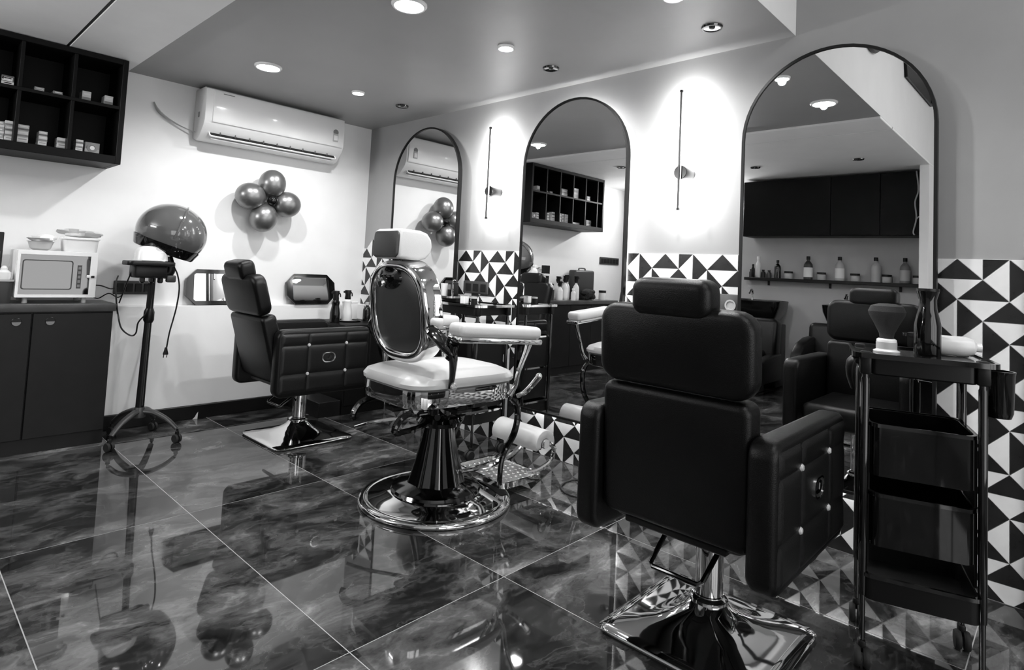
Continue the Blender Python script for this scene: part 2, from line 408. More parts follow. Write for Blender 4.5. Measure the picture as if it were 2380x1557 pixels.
def sconce(y, z0, z1, zd, label):
    t = thing('wall_sconce', label, 'wall light', (0, y, zd))
    MB().lathe([(.033, 0), (.034, .003), (.034, .088), (.032, .091), (0, .091)], (0, 0, 0), 28, (0, -PI/2, 0)).build('round_base', 'dchrome', t)
    MB().ext(-.106, -.096, -.004, .004, z0-zd, z1-zd, .001, 1).build('bar', 'graph', t)
    for z in (z0, z1): MB().ext(-.107, -.093, -.006, .006, z-zd-.005, z-zd+.005, .001, 1).build('end_cap', 'black', t)
    MB().ext(-.0955, -.093, -.0035, .0035, z0-zd+.01, z1-zd-.01).build('diffuser', 'sglow', t, flat=True)
    lamp('lamp', t, 'AREA', (-.091, 0, (z0+z1)/2-zd), POW_SCONCE, .008, (0, R(-90), 0), shape='RECTANGLE', size_y=.008).data.size = .55
sconce(-1.492, 1.366, 1.938, 1.538, 'slim vertical bar wall light between the first and middle mirrors')
sconce(-2.80, 1.376, 1.948, 1.555, 'slim vertical bar wall light between the middle and rightmost mirrors')

tl = thing('tube_light', 'lit tube light on the far left wall, outside the frame', 'wall light', (XL, -.93, 1.90))
MB().ext(.001, .03, -.47, .47, -.02, .02, .003, 1).build('batten', 'white', tl)
for y in (-.45, .45): MB().ext(.03, .062, y-.012, y+.012, -.02, .02, .003, 1).build('tube_holder', 'white', tl)
MB().tube([(.045, -.44, 0), (.045, .44, 0)], .013, 14, smooth=False).build('tube', mat('tube_glow', 1, .5, emit=6), tl)
lamp('lamp', tl, 'AREA', (.062, 0, 0), POW_LEFT, .03, (0, R(-90), 0), shape='RECTANGLE', size_y=.86)

# ceiling light of the front zone, outside the frame
fl = thing('panel_light', 'square lit ceiling panel in the high front zone, outside the frame', 'ceiling light', (-1.5, -4.75, HIGH))
MB().box((0, 0, -.012), (.6, .6, .022), .004, 1).build('housing', 'white', fl)
MB().box((0, 0, -.024), (.56, .56, .004)).build('diffuser', mat('panel_diffuser', 1, .5, emit=4), fl)
lamp('lamp', fl, 'AREA', (0, 0, -.03), POW_FRONT, .56, shape='SQUARE')

# ================================================================== BACK WALL THINGS
# --- air conditioner
ac = thing('air_conditioner', 'white split air conditioner on the back wall under the ceiling', 'air conditioner', (-.85, 0, 1.775))
AX0, AX1 = -1.345, -.36
prof = [(-.002, 1.80), (-.002, 2.118), (-.165, 2.118), (-.19, 2.105), (-.196, 2.06), (-.192, 1.905), (-.175, 1.868), (-.11, 1.80), (-.06, 1.783)]
MB().prism(prof, AX0, AX1, 'x', .006, 2).build('body', 'white', ac, world=True)
fp = [(-.190, 1.90), (-.1925, 2.105), (-.202, 2.09), (-.208, 2.0), (-.204, 1.91), (-.199, 1.896)]
MB().prism(fp, AX0+.045, AX1-.012, 'x', .003, 2).build('front_panel', 'white', ac, world=True)
sl = Matrix.Translation((-.85, -.143, 1.834)) @ Euler((R(46), 0, 0)).to_matrix().to_4x4()
MB().ring(rrect(.90, .078, .012), rrect(.885, .063, .01), -.004, .004, 'z', sl).build('outlet_rim', 'white', ac, world=True)
MB().prism(rrect(.885, .063, .01), -.003, .001, 'z', mtx=sl).build('outlet', 'black', ac, world=True)
MB().box((-.85, -.128, 1.806), (.87, .05, .007), .003, 2, (R(28), 0, 0)).build('flap', 'white', ac, world=True)
for k in range(9): MB().box((-1.23+k*.095, -.147, 1.84), (.003, .03, .02), rot=(R(46), 0, 0)).build('vane', 'gray', ac, world=True)
MB().ext(AX1-.10, AX1-.058, -.2115, -.205, 1.93, 1.99, .002, 1).build('energy_label', 'lgray', ac, world=True)
MB().lathe([(.021, 0), (.021, .002), (0, .002)], (AX1-.079, -.2075, 2.0), 24, (PI/2, 0, 0)).build('dial_badge', 'gray', ac, world=True)
MB().ext(AX1-.094, AX1-.064, -.2125, -.211, 1.94, 1.975).build('label_text_block', 'offw', ac, world=True)
MB().ext(AX0-.001, AX0+.002, -.10, -.075, 1.93, 1.965, .001, 1).build('side_grille', 'gray', ac, world=True)
MB().ext(AX0+.10, AX0+.17, -.204, -.2015, 2.083, 2.088).build('printed_line', 'gray', ac, world=True)
cb = MB().tube([(-1.582, -.008, 1.985), (-1.56, -.012, 1.94), (-1.51, -.02, 1.90), (-1.43, -.03, 1.862), (-1.345, -.05, 1.835)], [.006, .02, .016, .009, .006], 8, .4).build('ac_drain_cable', 'lgray')
tag(cb, 'taped loose cable running from the air conditioner up the wall', 'cable')

# --- balloon flower
bf = thing('balloon_flower', 'flower of four pearly grey balloons taped to the white wall', 'balloon decoration', (-.855, -.02, 1.445))
for x, z in ((-.991, 1.463), (-.846, 1.565), (-.733, 1.434), (-.892, 1.324)):
    a = math.atan2(z-1.445, x+.855); c = Vector((x, -.115, z))
    MB().ball(c, .093, (1.06, .97, .97), (0, -a, 0), 32).build('balloon', 'balloon', bf, world=True)
    kx = Vector((-.855+.035*math.cos(a), -.12, 1.445+.035*math.sin(a)))
    MB().tube([c+(kx-c)*.8, kx], [.014, .006], 8).build('balloon_neck', 'balloon', bf, world=True)
MB().ball((-.853, -.15, 1.446), .036).build('centre_balloon', 'black_gloss', bf, world=True)
MB().tube([(-.853, -.12, 1.446), (-.853, -.012, 1.446)], .006, 6).build('string', 'white', bf, world=True)

# --- ledge mirrors
def ledge_mirror(x0, x1, z0, z1, label, tilt=6, y=-.03):
    w, h = x1-x0, z1-z0; t = thing('tabletop_mirror', label, 'mirror', ((x0+x1)/2, y, z0))
    def octo(w, h, c): return [(-w/2+c, 0), (w/2-c, 0), (w/2, c), (w/2, h-c), (w/2-c, h), (-w/2+c, h), (-w/2, h-c), (-w/2, c)]
    mt = Matrix.Rotation(R(-tilt), 4, 'X')
    c = .062
    MB().ring(octo(w, h, c), [(u, v+.026) for u, v in octo(w-.095, h-.052, .012)], -.024, .0, 'y', mt).build('frame', 'black_gloss', t)
    MB().prism([(u, v+.027) for u, v in octo(w-.096, h-.054, .012)], -.016, -.010, 'y', mtx=mt).build('mirror_glass', 'mirror', t, flat=True)
ledge_mirror(-1.325, -.935, .723, .955, 'octagonal black framed mirror on the ledge, behind the black chair headrest')
ledge_mirror(-.655, -.272, .723, .945, 'octagonal black framed mirror on the ledge, left of the spray bottles', 12, -.049)

# --- switchboard behind the dryer
sw = thing('switchboard', 'dark switch plate on the back wall behind the hood dryer pole', 'switch plate', (-1.62, 0, .83))
MB().ext(-1.715, -1.51, -.016, 0, .79, .872, .005, 2).build('plate', 'graph', sw, world=True)
for k in range(4): MB().ext(-1.70+k*.048, -1.663+k*.048, -.02, -.014, .805, .857, .003, 1).build('switch', 'black', sw, world=True)
sw2 = thing('switchboard', 'dark switch plate high on the wall above the counter, seen in the middle mirror', 'switch plate', (-3.64, 0, 1.22))
MB().ext(-3.835, -3.43, -.014, 0, 1.175, 1.262, .005, 2).build('plate', 'graph', sw2, world=True)
for k in range(6): MB().ext(-3.815+k*.064, -3.765+k*.064, -.018, -.012, 1.19, 1.247, .003, 1).build('switch', 'black', sw2, world=True)

# --- open pigeonhole shelf
sx0, sx1, sz0, sz1, sd = -3.045, -1.80, 1.528, 2.118, .30
sh = thing('wall_shelf', 'black open pigeonhole shelf on the back wall at upper left', 'shelf', ((sx0+sx1)/2, 0, sz0))
MB().ext(sx0, sx1, -.012, -.001, sz0, sz1).build('back_panel', 'blackwood', sh, world=True)
for a, b, nm in ((sz0, sz0+.045, 'bottom_board'), (sz1-.03, sz1, 'top_board')): MB().ext(sx0+.026, sx1-.026, -sd, -.012, a, b, .002, 1).build(nm, 'blackwood', sh, world=True)
for a in (sx0, sx1-.026): MB().ext(a, a+.026, -sd, -.012, sz0, sz1, .002, 1).build('side_board', 'blackwood', sh, world=True)
MB().ext(sx0+.026, sx1-.026, -sd+.005, -.012, 1.835, 1.853, .001, 1).build('middle_board', 'blackwood', sh, world=True)
for k in range(5):
    x = -2.04-.2215*k
    for za, zb in ((sz0+.045, 1.835), (1.853, sz1-.03)): MB().ext(x-.008, x+.008, -sd+.005, -.012, za, zb, .001, 1).build('divider', 'blackwood', sh, world=True)
# boxes on the shelf
ZB, ZM = sz0+.0455, 1.8535
BAND = [mat('carton_%d' % k, v, .45) for k, v in enumerate((.62, .5, .38, .2, .1, .72, .3))]
def carton(x0, x1, z0, h, label, mi=0, bands=1, d=.07, y=-.205, ring=False, grp=None):
    t = thing('product_box', label, 'box', ((x0+x1)/2, y, z0), 0, grp)
    MB().box((0, 0, h/2), (x1-x0, d, h), .0015, 1).build('carton', BAND[mi], t)
    w = x1-x0
    for b in range(bands):
        hh = h/bands
        MB().box((0, -d/2-.0006, hh*(b+.28)), (w*.98, .0012, hh*.30)).build('printed_band', BAND[(mi+3) % 7], t)
        if not ring: MB().box((w*.02, -d/2-.0006, hh*(b+.72)), (w*.7, .0012, hh*.2)).build('printed_title', BAND[5 if mi != 5 else 2], t)
    if ring:
        MB().lathe([(w*.36, 0), (w*.36, .002), (w*.2, .002), (w*.2, 0)], (0, -d/2-.0004, h*.52), 28, (PI/2, 0, 0)).build('printed_ring', BAND[3], t)
        MB().lathe([(w*.17, 0), (w*.17, .002), (0, .002)], (0, -d/2-.0004, h*.52), 24, (PI/2, 0, 0)).build('printed_disc', BAND[5], t)
    return t
# right-hand compartments, seen directly
carton(-2.326, -2.284, ZM, .023, 'small grey box under another, upper shelf third compartment from the right end', 3, 1)
carton(-2.328, -2.286, ZM+.0235, .024, 'small grey box on top of another, upper shelf third compartment', 2, 1)
carton(-2.198, -2.156, ZM, .028, 'flat grey box, upper shelf second compartment, left one', 2, 1)
carton(-2.119, -2.077, ZM, .026, 'flat grey box, upper shelf second compartment, right one', 3, 1)
carton(-1.993, -1.952, ZM, .058, 'upright two-tone box, upper shelf end compartment, left one', 0, 1)
carton(-1.889, -1.848, ZM, .058, 'upright two-tone box, upper shelf end compartment, right one', 0, 1)
def stack(x0, x1, n, h, where, y=-.205):
    for k in range(n):
        pos = ('bottom', 'second', 'third', 'fourth')[k] if k < n-1 else 'top'
        carton(x0+random.uniform(-.001, .001), x1+random.uniform(-.001, .001), ZB+k*(h+.0004), h, 'small pale box, %s of the stack %s' % (pos, where), (5, 0, 1, 0)[k], 1, y=y)
stack(-2.298, -2.258, 4, .0265, 'at the left photo edge on the lower shelf')
stack(-2.249, -2.203, 3, .0325, 'beside the divider on the lower shelf')
stack(-2.162, -2.125, 3, .0265, 'in the middle of the lower shelf second compartment')
stack(-2.083, -2.041, 2, .031, 'at the right of the lower shelf second compartment')
stack(-2.0, -1.967, 3, .0225, 'of dark boxes in the lower shelf end compartment', -.2)
carton(-1.960, -1.892, ZB, .062, 'dark square box with a pale printed ring on the lower shelf', 3, 1, ring=True)
# left compartments, seen only in the middle mirror
carton(-2.445, -2.345, ZM, .082, 'grey square box on the upper shelf, mirrored', 2)
carton(-2.33, -2.28, ZM, .055, 'dark narrow box on the upper shelf, mirrored', 4)
carton(-2.64, -2.505, ZM, .115, 'large pale pouch-like box on the upper shelf, mirrored', 5)
carton(-2.765, -2.71, ZM, .06, 'medium grey box beside the large pale box, mirrored', 2)
carton(-2.86, -2.80, ZM, .058, 'medium grey box next to the divider, mirrored', 2)
carton(-2.967, -2.935, ZM, .09, 'slim tall box at the shelf far end, mirrored', 0)
carton(-3.012, -2.983, ZM, .092, 'pale slim tall box, last on the upper shelf, mirrored', 5)
for k, (a, b, h, mi) in enumerate(((-2.36, -2.30, .098, 2), (-2.41, -2.365, .098, 3), (-2.472, -2.42, .095, 5))):
    carton(a, b, ZB, h, 'tall striped box on the lower shelf, mirrored, %s of three' % ('first', 'second', 'third')[k], mi, 3)
carton(-2.68, -2.50, ZB, .026, 'long flat box lying on the lower shelf, mirrored', 2)
carton(-2.765, -2.725, ZB, .058, 'dark upright box right of a long flat box, mirrored', 3, 2)
carton(-2.895, -2.80, ZB, .072, 'dark wide box on the lower shelf, mirrored', 3, 2)
carton(-2.985, -2.94, ZB, .055, 'mid grey box near the shelf far end, mirrored', 2)
carton(-3.01, -2.99, ZB, .05, 'smallest box at the shelf far end, mirrored', 2, d=.06)

# --- storage counter
kx0, kx1, ky, kz = -3.38, -1.765, -.31, .757
kt = thing('storage_counter', 'long dark counter cabinet along the back wall at left', 'cabinet', ((kx0+kx1)/2, 0, 0))
MB().ext(kx0+.008, kx1-.008, ky+.02, -.001, 0, .715).build('carcass', 'counter', kt, world=True)
MB().ext(kx0, kx1, ky-.006, -.001, .716, kz, .003, 2).build('worktop', 'countertop', kt, world=True)
xs = [-1.775, -2.128, -2.50, -2.87, -3.24, -3.37]
for k in range(5):
    b, a = xs[k], xs[k+1]
    d = MB().ext(a+.003, b-.003, ky, ky+.019, .075, .708, .002, 1).build('door', 'counter', kt, world=True)
    hx = {0: -2.053, 1: -2.19, 2: -2.80, 3: -2.94}.get(k)
    if hx is not None:
        kb = MB().lathe([(.020, 0), (.021, .002), (.019, .0035), (0, .003)], (hx, ky+.0005, .668), 24, (PI/2, 0, 0)).build('finger_pull', 'black', d)
        kl = [(hx+.0185*math.cos(PI+PI*q/14), .667+.0185*math.sin(PI+PI*q/14)) for q in range(15)]
        MB().prism(kl, ky-.0045, ky-.003, 'y').build('pull_lip', 'gray', d)
        for o in (kb,): pass
for ch in children(kt):
    if ch.name.startswith('door'):
        for g in children(ch): g.location = (-kt.location.x, 0, 0)
MB().ext(kx0+.01, kx1-.01, ky+.012, ky+.02, 0, .073).build('plinth', 'counter', kt, world=True)

# --- microwave
mw = thing('microwave', 'white microwave oven with black glass door on the counter', 'microwave', (-2.03, -.14, kz))
m0, m1, mz0, mz1, my = -2.205, -1.852, .785, 1.032, -.252
MB().ext(m0, m1, my+.012, -.02, mz0, mz1, .008, 2).build('body', 'white', mw, world=True)
dr = MB().ring([(m0+.004, mz0+.002), (m1-.004, mz0+.002), (m1-.004, mz1-.002), (m0+.004, mz1-.002)], [(m0+.016, mz0+.018), (m1-.036, mz0+.018), (m1-.036, mz1-.022), (m0+.016, mz1-.022)], my, my+.011, 'y').build('front_bezel', 'white', mw, world=True)
MB().ext(m0+.0165, m1-.0365, my+.003, my+.0115, mz0+.0185, mz1-.0225)  .build('glass_door', 'oven', mw, world=True)
MB().ring(rrect(.215, .155, .012, 4, -2.072, .905), rrect(.205, .145, .01, 4, -2.072, .905), my+.0015, my+.003, 'y').build('window_frame', 'graph', mw, world=True)
MB().ext(-1.945, -1.925, my+.0018, my+.003, .835, .96).build('control_strip', 'graph', mw, world=True)
for k in range(5): MB().ext(-1.941, -1.929, my+.001, my+.002, .842+k*.024, .856+k*.024).build('control_mark', 'gray', mw, world=True)
MB().ext(-1.903, -1.888, my-.008, my+.003, .893, .909, .003, 2).build('door_button', 'white', mw, world=True)
MB().ext(-1.881, -1.866, my-.004, my+.002, .893, .905, .002, 1).build('door_latch', 'black', mw, world=True)
for x in (m0+.05, m1-.05):
    for y in (my+.03, -.05): MB().lathe([(.012, kz), (.012, mz0)], (x, y, 0), 14).build('foot', 'lgray', mw, world=True)
cordA = MB().tube([(-1.852, -.14, .85), (-1.80, -.12, .845), (-1.74, -.06, .825), (-1.70, -.03, .83)], .0035, 8).build('power_cord', 'black'); tag(cordA, 'thin dark power cord from the microwave to the switch plate', 'cable')
cordB = MB().tube([(-1.85, -.06, .80), (-1.80, -.05, .768), (-1.755, -.09, .80), (-1.70, -.06, .775), (-1.665, -.035, .80), (-1.66, -.03, .83)], .0032, 8).build('power_cord', 'black'); tag(cordB, 'looping dark lead below the switch plate at the counter end', 'cable')
# on the microwave
bw = thing('bowl', 'shallow pale bowl holding a crumpled white cloth on the microwave', 'bowl', (-2.098, -.15, mz1))
MB().lathe([(.03, 0), (.045, .01), (.056, .045), (.062, .047), (.053, .043), (.03, .012), (0, .01)], n=32, cap=False).build('bowl_shell', 'lgray', bw)
def crumple(c, d, sd, amp=.25, n=18):
    rnd = random.Random(sd); b = MB().ball((0, 0, 0), 1, n=n)
    ph = [(rnd.uniform(2, 5), rnd.uniform(2, 5), rnd.uniform(2, 5), rnd.uniform(0, 6)) for _ in range(7)]
    for v in b.bm.verts:
        p = v.co.normalized(); k = 1+amp*sum(math.sin(a*p.x+bb*p.y+cc*p.z+e) for a, bb, cc, e in ph)/3.5
        v.co = Vector((c[0]+p.x*k*d[0], c[1]+p.y*k*d[1], c[2]+max(p.z*k*d[2], -d[2]*.9)))
    return b
tag(crumple((-2.09, -.15, mz1+.060), (.055, .05, .022), 3).build('folded_cloth', 'cloth'), 'crumpled white cloth lying in the bowl', 'cloth')
bx = thing('plastic_tub', 'clear plastic tub with a lid on the microwave', 'container', (-1.925, -.14, mz1))
MB().loft([[(u, v, z) for u, v in rrect(.16*s, .12*s, .02)] for z, s in ((0, .92), (.004, .95), (.065, 1.0))]).build('tub', 'ivory', bx)
MB().prism(rrect(.172, .132, .022), .066, .078, 'z', .003, 2).build('lid', 'white', bx)
tag(crumple((-1.915, -.14, mz1+.102), (.098, .068, .0235), 11, .3).build('plastic_bag', 'bag'), 'shiny crumpled plastic bag lying on the tub lid', 'bag')
# left photo edge on the counter
fr = thing('dark_carton', 'tall dark carton standing at the left photo edge on the counter', 'box', (-2.285, -.12, kz))
MB().box((0, 0, .18), (.07, .06, .36), .003, 1).build('carton', 'black', fr); MB().box((.0, -.031, .23), (.05, .002, .06)).build('printed_panel', 'gray', fr)
jr = thing('caddy', 'grey caddy holding a white jar at the left photo edge', 'container', (-2.247, -.225, kz))
MB().loft([[(u, v, z) for u, v in rrect(.075*s, .07*s, .02)] for z, s in ((0, .9), (.003, .93), (.11, 1.0))]).build('caddy_body', 'graph', jr)
MB().ring(rrect(.083, .078, .02), rrect(.07, .065, .016), .1105, .119, 'z').build('rim', 'lgray', jr)
tag(MB().lathe([(0, 0), (.030, 0), (.032, .02), (.03, .036), (.014, .05), (.015, .056), (.008, .068), (0, .07)], (-2.247, -.225, kz+.1195), 24).build('white_jar', 'ivory'), 'small white domed jar on the grey caddy at the left edge', 'jar')

# bottles (shared builder)
def bottle(name, label, loc, h, r, body='clear', cap='black', neck=.3, lab=None, square=False, grp=None, pump=False, rz=0):
    t = thing(name, label, 'bottle', loc, rz, grp); hb = h*(.86 if not pump else .72)
    MB().lathe([(0, 0), (r*.95, 0), (r, h*.01), (r, hb*.66), (r*.93, hb*.76), (r*.6, hb*.87), (r*neck, hb*.93), (r*neck, hb)], n=24).build('bottle_body', body, t)
    if pump:
        MB().lathe([(r*.55, hb), (r*.5, hb+.01), (r*.62, h*.86), (r*.75, h), (0, h)], n=20).build('spray_head', cap, t)
        MB().box((-r*.95, 0, h*.93), (r*.9, r*.5, h*.05), .002, 1).build('nozzle', cap, t)
        MB().tube([(r*.35, 0, h*.90), (r*.95, 0, h*.88), (r*1.05, 0, h*.76)], .004, 8).build('trigger', cap, t)
    else: MB().lathe([(r*neck*1.25, hb-.002), (r*neck*1.25, h*.985), (r*neck*1.1, h), (0, h)], n=20).build('cap', cap, t)
    if lab: MB().lathe([(r*1.012, hb*.12), (r*1.012, hb*.60)], n=24, cap=False).build('paper_label', lab, t)
    return t
# counter things seen in the middle mirror
bottle('cologne_bottle', 'short bottle with tall black cap on the counter, mirrored above the chair headrest', (-2.39, -.12, kz), .17, .026, 'clear', 'black', .8)
for k, (x, y, h) in enumerate(((-2.45, -.19, .20), (-2.52, -.11, .25), (-2.59, -.15, .26), (-2.68, -.10, .27), (-2.72, -.20, .26))):
    bottle('spray_bottle', 'pale spray bottle on the counter, in the middle mirror, %s of five from left' % ('first', 'second', 'third', 'fourth', 'last')[k], (x, y, kz), h, .034, 'ivory', 'black', .4, 'offw', pump=True)
bottle('tonic_bottle', 'small clear bottle with white label in front of the spray bottles, mirrored', (-2.61, -.25, kz), .13, .026, 'ivory', 'white', .5, 'offw')
bc = thing('tool_case', 'dark grey tool case with handle standing on the counter, mirrored', 'case', (-2.99, -.07, kz))
MB().box((0, 0, .165), (.37, .10, .33), .02, 3).build('case_body', 'graph', bc)
MB().tube([(-.06, 0, .328), (-.05, 0, .35), (.05, 0, .35), (.06, 0, .328)], .008, 8).build('handle', 'graph', bc)
tag(crumple((-2.95, -.215, kz+.06), (.10, .06, .064), 21, .3).build('net_bag', 'mesh'), 'crumpled black net bag in front of the tool case, mirrored', 'bag')
j = thing('lidded_jar', 'squat pale jar with dark lid at the counter end, mirrored', 'jar', (-3.27, -.17, kz))
MB().lathe([(0, 0), (.04, 0), (.042, .01), (.042, .075), (.036, .085)], n=24).build('jar_body', 'ivory', j); MB().lathe([(.043, .082), (.043, .108), (0, .108)], n=24).build('lid', 'black', j)

# --- hood dryer
hd = thing('hood_dryer', 'standing salon hood dryer with smoked dome on a black pole', 'hair dryer', (-1.62, -.39, 0))
PX, PY = -1.62, -.39
MB().tube([(PX-.012, PY, .15), (PX, PY, .93)], [.022, .017], 14, smooth=False).build('pole', 'black', hd, world=True)
MB().lathe([(.02, .655), (.027, .67), (.027, .715), (.02, .735)], (PX-.003, PY, 0), 16).build('height_collar', 'black', hd, world=True)
MB().tube([(PX-.006, PY-.021, .2), (PX, PY-.0175, .9)], .0025, 6, smooth=False).build('pole_groove', 'graph', hd, world=True)
MB().lathe([(.0, .135), (.032, .135), (.034, .165), (.024, .19), (0, .19)], (PX-.012, PY, 0), 20).build('hub', 'graph', hd, world=True)
def caster(parent, x, y, s=1.0, zr=0):
    c = MB().box((x, y, .05*s), (.02*s, .012*s, .03*s), .003, 1).lathe([(.006*s, .055*s), (.006*s, .075*s)], (x, y, 0), 10).build('caster_fork', 'black', parent, world=True)
    w = MB()
    for o_ in (-.011, .011): w.lathe([(.0, -.007*s), (.02*s, -.007*s), (.024*s, -.003*s), (.024*s, .003*s), (.02*s, .007*s), (0, .007*s)], (x+o_*s*math.cos(zr), y+o_*s*math.sin(zr), .024*s), 20, (0, PI/2, zr))
    w.build('caster_wheel', 'rubber', parent, world=True)
for lx, ly in ((-1.79, -.50), (-1.475, -.53), (-1.50, -.20), (-1.70, -.17)):
    dx, dy = lx-PX, ly-PY
    MB().tube([(PX-.012, PY, .165), (PX+dx*.3, PY+dy*.3, .162), (PX+dx*.7, PY+dy*.7, .125), (PX+dx*.97, PY+dy*.97, .078)], [.020, .02, .017, .014], 12, .7).build('leg', 'graph', hd, world=True)
    caster(hd, lx, ly, 1.0, .4)
# control head and tray
MB().box((-1.655, -.43, .945), (.16, .12, .075), .012, 2).build('control_body', 'black', hd, world=True)
MB().prism([(u-1.66, v-.45) for u, v in rrect(.235, .15, .03)], .975, 1.0, 'z', .006, 2).build('tray', 'black', hd, world=True)
MB().loft([[(u-1.655, v-.455, z) for u, v in rrect(.16*s, .105*s, .03*s+.002)] for z, s in ((1.003, 1), (1.05, .93), (1.075, .76), (1.082, .6))]).build('white_cover', 'white', hd, world=True)
MB().box((-1.665, -.522, 1.006), (.10, .014, .009), .003, 1).build('control_switch', 'white', hd, world=True)
for x in (-1.69, -1.645, -1.60): MB().box((x, -.455, .905), (.024, .03, .05), .006, 1).build('clamp_block', 'dchrome' if x < -1.62 else 'black', hd, world=True)
MB().tube([(-1.60, -.39, .95), (-1.555, -.39, .93), (-1.535, -.40, .955), (-1.55, -.40, 1.03)], [.03, .028, .026, .02], 12).build('swivel_arm', 'black', hd, world=True)
MB().box((-1.545, -.45, .905), (.05, .03, .04), .008, 2).build('swivel_knob', 'graph', hd, world=True)
# dome
DC = Vector((-1.530, -.36, 1.165)); DR = Euler((R(8), R(17), 0)).to_matrix().to_4x4()
dm = MB()
dp = [(.186*math.sin(a), .170*math.cos(a)) for a in [PI*.655*k/22 for k in range(23)]][::-1]
ip = [(r*.96, z*.965) for r, z in dp[::-1]]
dm.lathe(dp[:-1]+[(0, .170)], n=48, cap=False); dm.lathe(ip[1:]+[], n=48, cap=False)
bmesh.ops.transform(dm.bm, matrix=Matrix.Translation(DC) @ DR, verts=dm.bm.verts)
dm.build('dome', 'smoke', hd, world=True)
rm = MB().lathe([(.150, -.112), (.155, -.118), (.161, -.112), (.1785, -.062), (.1755, -.062), (.165, -.085), (.147, -.108), (.150, -.112)], n=48, cap=False)
bmesh.ops.transform(rm.bm, matrix=Matrix.Translation(DC) @ DR, verts=rm.bm.verts)
rm.build('dome_rim', 'black_gloss', hd, world=True)
sm = MB().tube([(  .189*math.sin(a), -.02, .173*math.cos(a)) for a in [R(-95)+R(190)*k/16 for k in range(17)]], .0065, 8, .8)
bmesh.ops.transform(sm.bm, matrix=Matrix.Translation(DC) @ DR @ Matrix.Rotation(R(75), 4, 'Z'), verts=sm.bm.verts)
sm.build('dome_seam', 'smoke', hd, world=True)
# leads of the dryer
MB().tube([(-1.535, -.44, .98), (-1.515, -.46, .93), (-1.50, -.46, .85), (-1.505, -.455, .75), (-1.515, -.45, .68), (-1.53, -.45, .60), (-1.538, -.45, .52)], .0042, 8).build('hanging_lead', 'black', hd, world=True)
pg = MB().loft([[(-1.541+u, -.45+v, z) for u, v in rrect(a, .014, .004)] for z, a in ((.52, .010), (.505, .016), (.487, .026), (.48, .026))])
for q in (-.008, .008): pg.tube([(-1.541+q, -.45, .481), (-1.543+q, -.45, .463)], .0022, 6, smooth=False)
pg.build('plug', 'black', hd, world=True)
MB().tube([(-1.625, -.43, .90), (-1.63, -.43, .80), (-1.64, -.42, .72), (-1.675, -.40, .66), (-1.68, -.39, .60), (-1.70, -.37, .585), (-1.735, -.33, .62), (-1.752, -.31, .69), (-1.75, -.24, .77), (-1.73, -.12, .86), (-1.70, -.03, .90)], .0042, 8).build('looped_lead', 'black', hd, world=True)
MB().tube([(-1.73, -.42, .95), (-1.74, -.40, .90), (-1.745, -.36, .84), (-1.75, -.30, .76)], .0035, 8).build('side_lead', 'black', hd, world=True)

# --- corner station cabinet with bottles
cs = thing('corner_station', 'low black corner cabinet with open base beside the white wall', 'cabinet', (-.23, -.26, 0))
MB().ext(-.435, -.085, -.515, -.075, 0, .59, .003, 1).build('cabinet_body', 'blackwood', cs, world=True)
MB().ext(-.45, -.082, -.525, -.06, .591, .613, .003, 2).build('top_board', 'blackwood', cs, world=True)
MB().ext(-.425, -.265, -.521, -.515, .06, .575, .001, 1).build('door', 'blackwood', cs, world=True)
MB().ext(-.26, -.09, -.521, -.515, .06, .575, .001, 1).build('door', 'blackwood', cs, world=True)
MB().ext(-.60, -.437, -.50, -.075, 0, .10, .003, 1).build('plinth_step', 'counter', cs, world=True)
def spray(label, x, y, body, h=.225, rz=PI):
    t = thing('spray_bottle', label, 'bottle', (x, y, .6135), rz)
    MB().lathe([(0, 0), (.034, 0), (.036, .006), (.036, h*.30), (.026, h*.52), (.030, h*.64), (.022, h*.70)], n=28).build('bottle_body', body, t)
    MB().lathe([(.021, h*.70), (.022, h*.74), (.019, h*.84), (.024, h*.97), (.022, h), (0, h)], n=24).build('spray_head', 'black', t)
    MB().box((.026, 0, h*.94), (.022, .012, .014), .003, 1).build('nozzle', 'black', t)
    MB().tube([(-.016, 0, h*.95), (-.032, 0, h*.90), (-.036, 0, h*.80)], .0045, 8).build('trigger', 'black', t)
    return t
pl = tag(MB().lathe([(0, 0), (.09, 0), (.098, .008), (.095, .010), (.088, .004), (0, .003)], (-.27, -.26, .6135), 40).build('round_tray', 'black_gloss'), 'round black tray under the clear spray bottle', 'tray')
spray('dark glossy spray bottle on the corner cabinet, left one', -.405, -.30, 'black_gloss')
s2 = spray('see-through spray bottle with black head standing on the round tray', -.29, -.27, 'ivory'); s2.location.z += .0045
wb = thing('white_tub', 'plain white square box on the corner cabinet', 'box', (-.20, -.16, .6135)); MB().box((0, 0, .065), (.085, .085, .13), .004, 2).build('carton', 'white', wb); MB().box((0, 0, .133), (.089, .089, .01), .003, 1).build('lid', 'white', wb)
bottle('dark_bottle', 'dark bottle beside the tiled corner, right end of the cabinet', (-.125, -.28, .6135), .14, .03, 'black_gloss', 'lgray', .4)

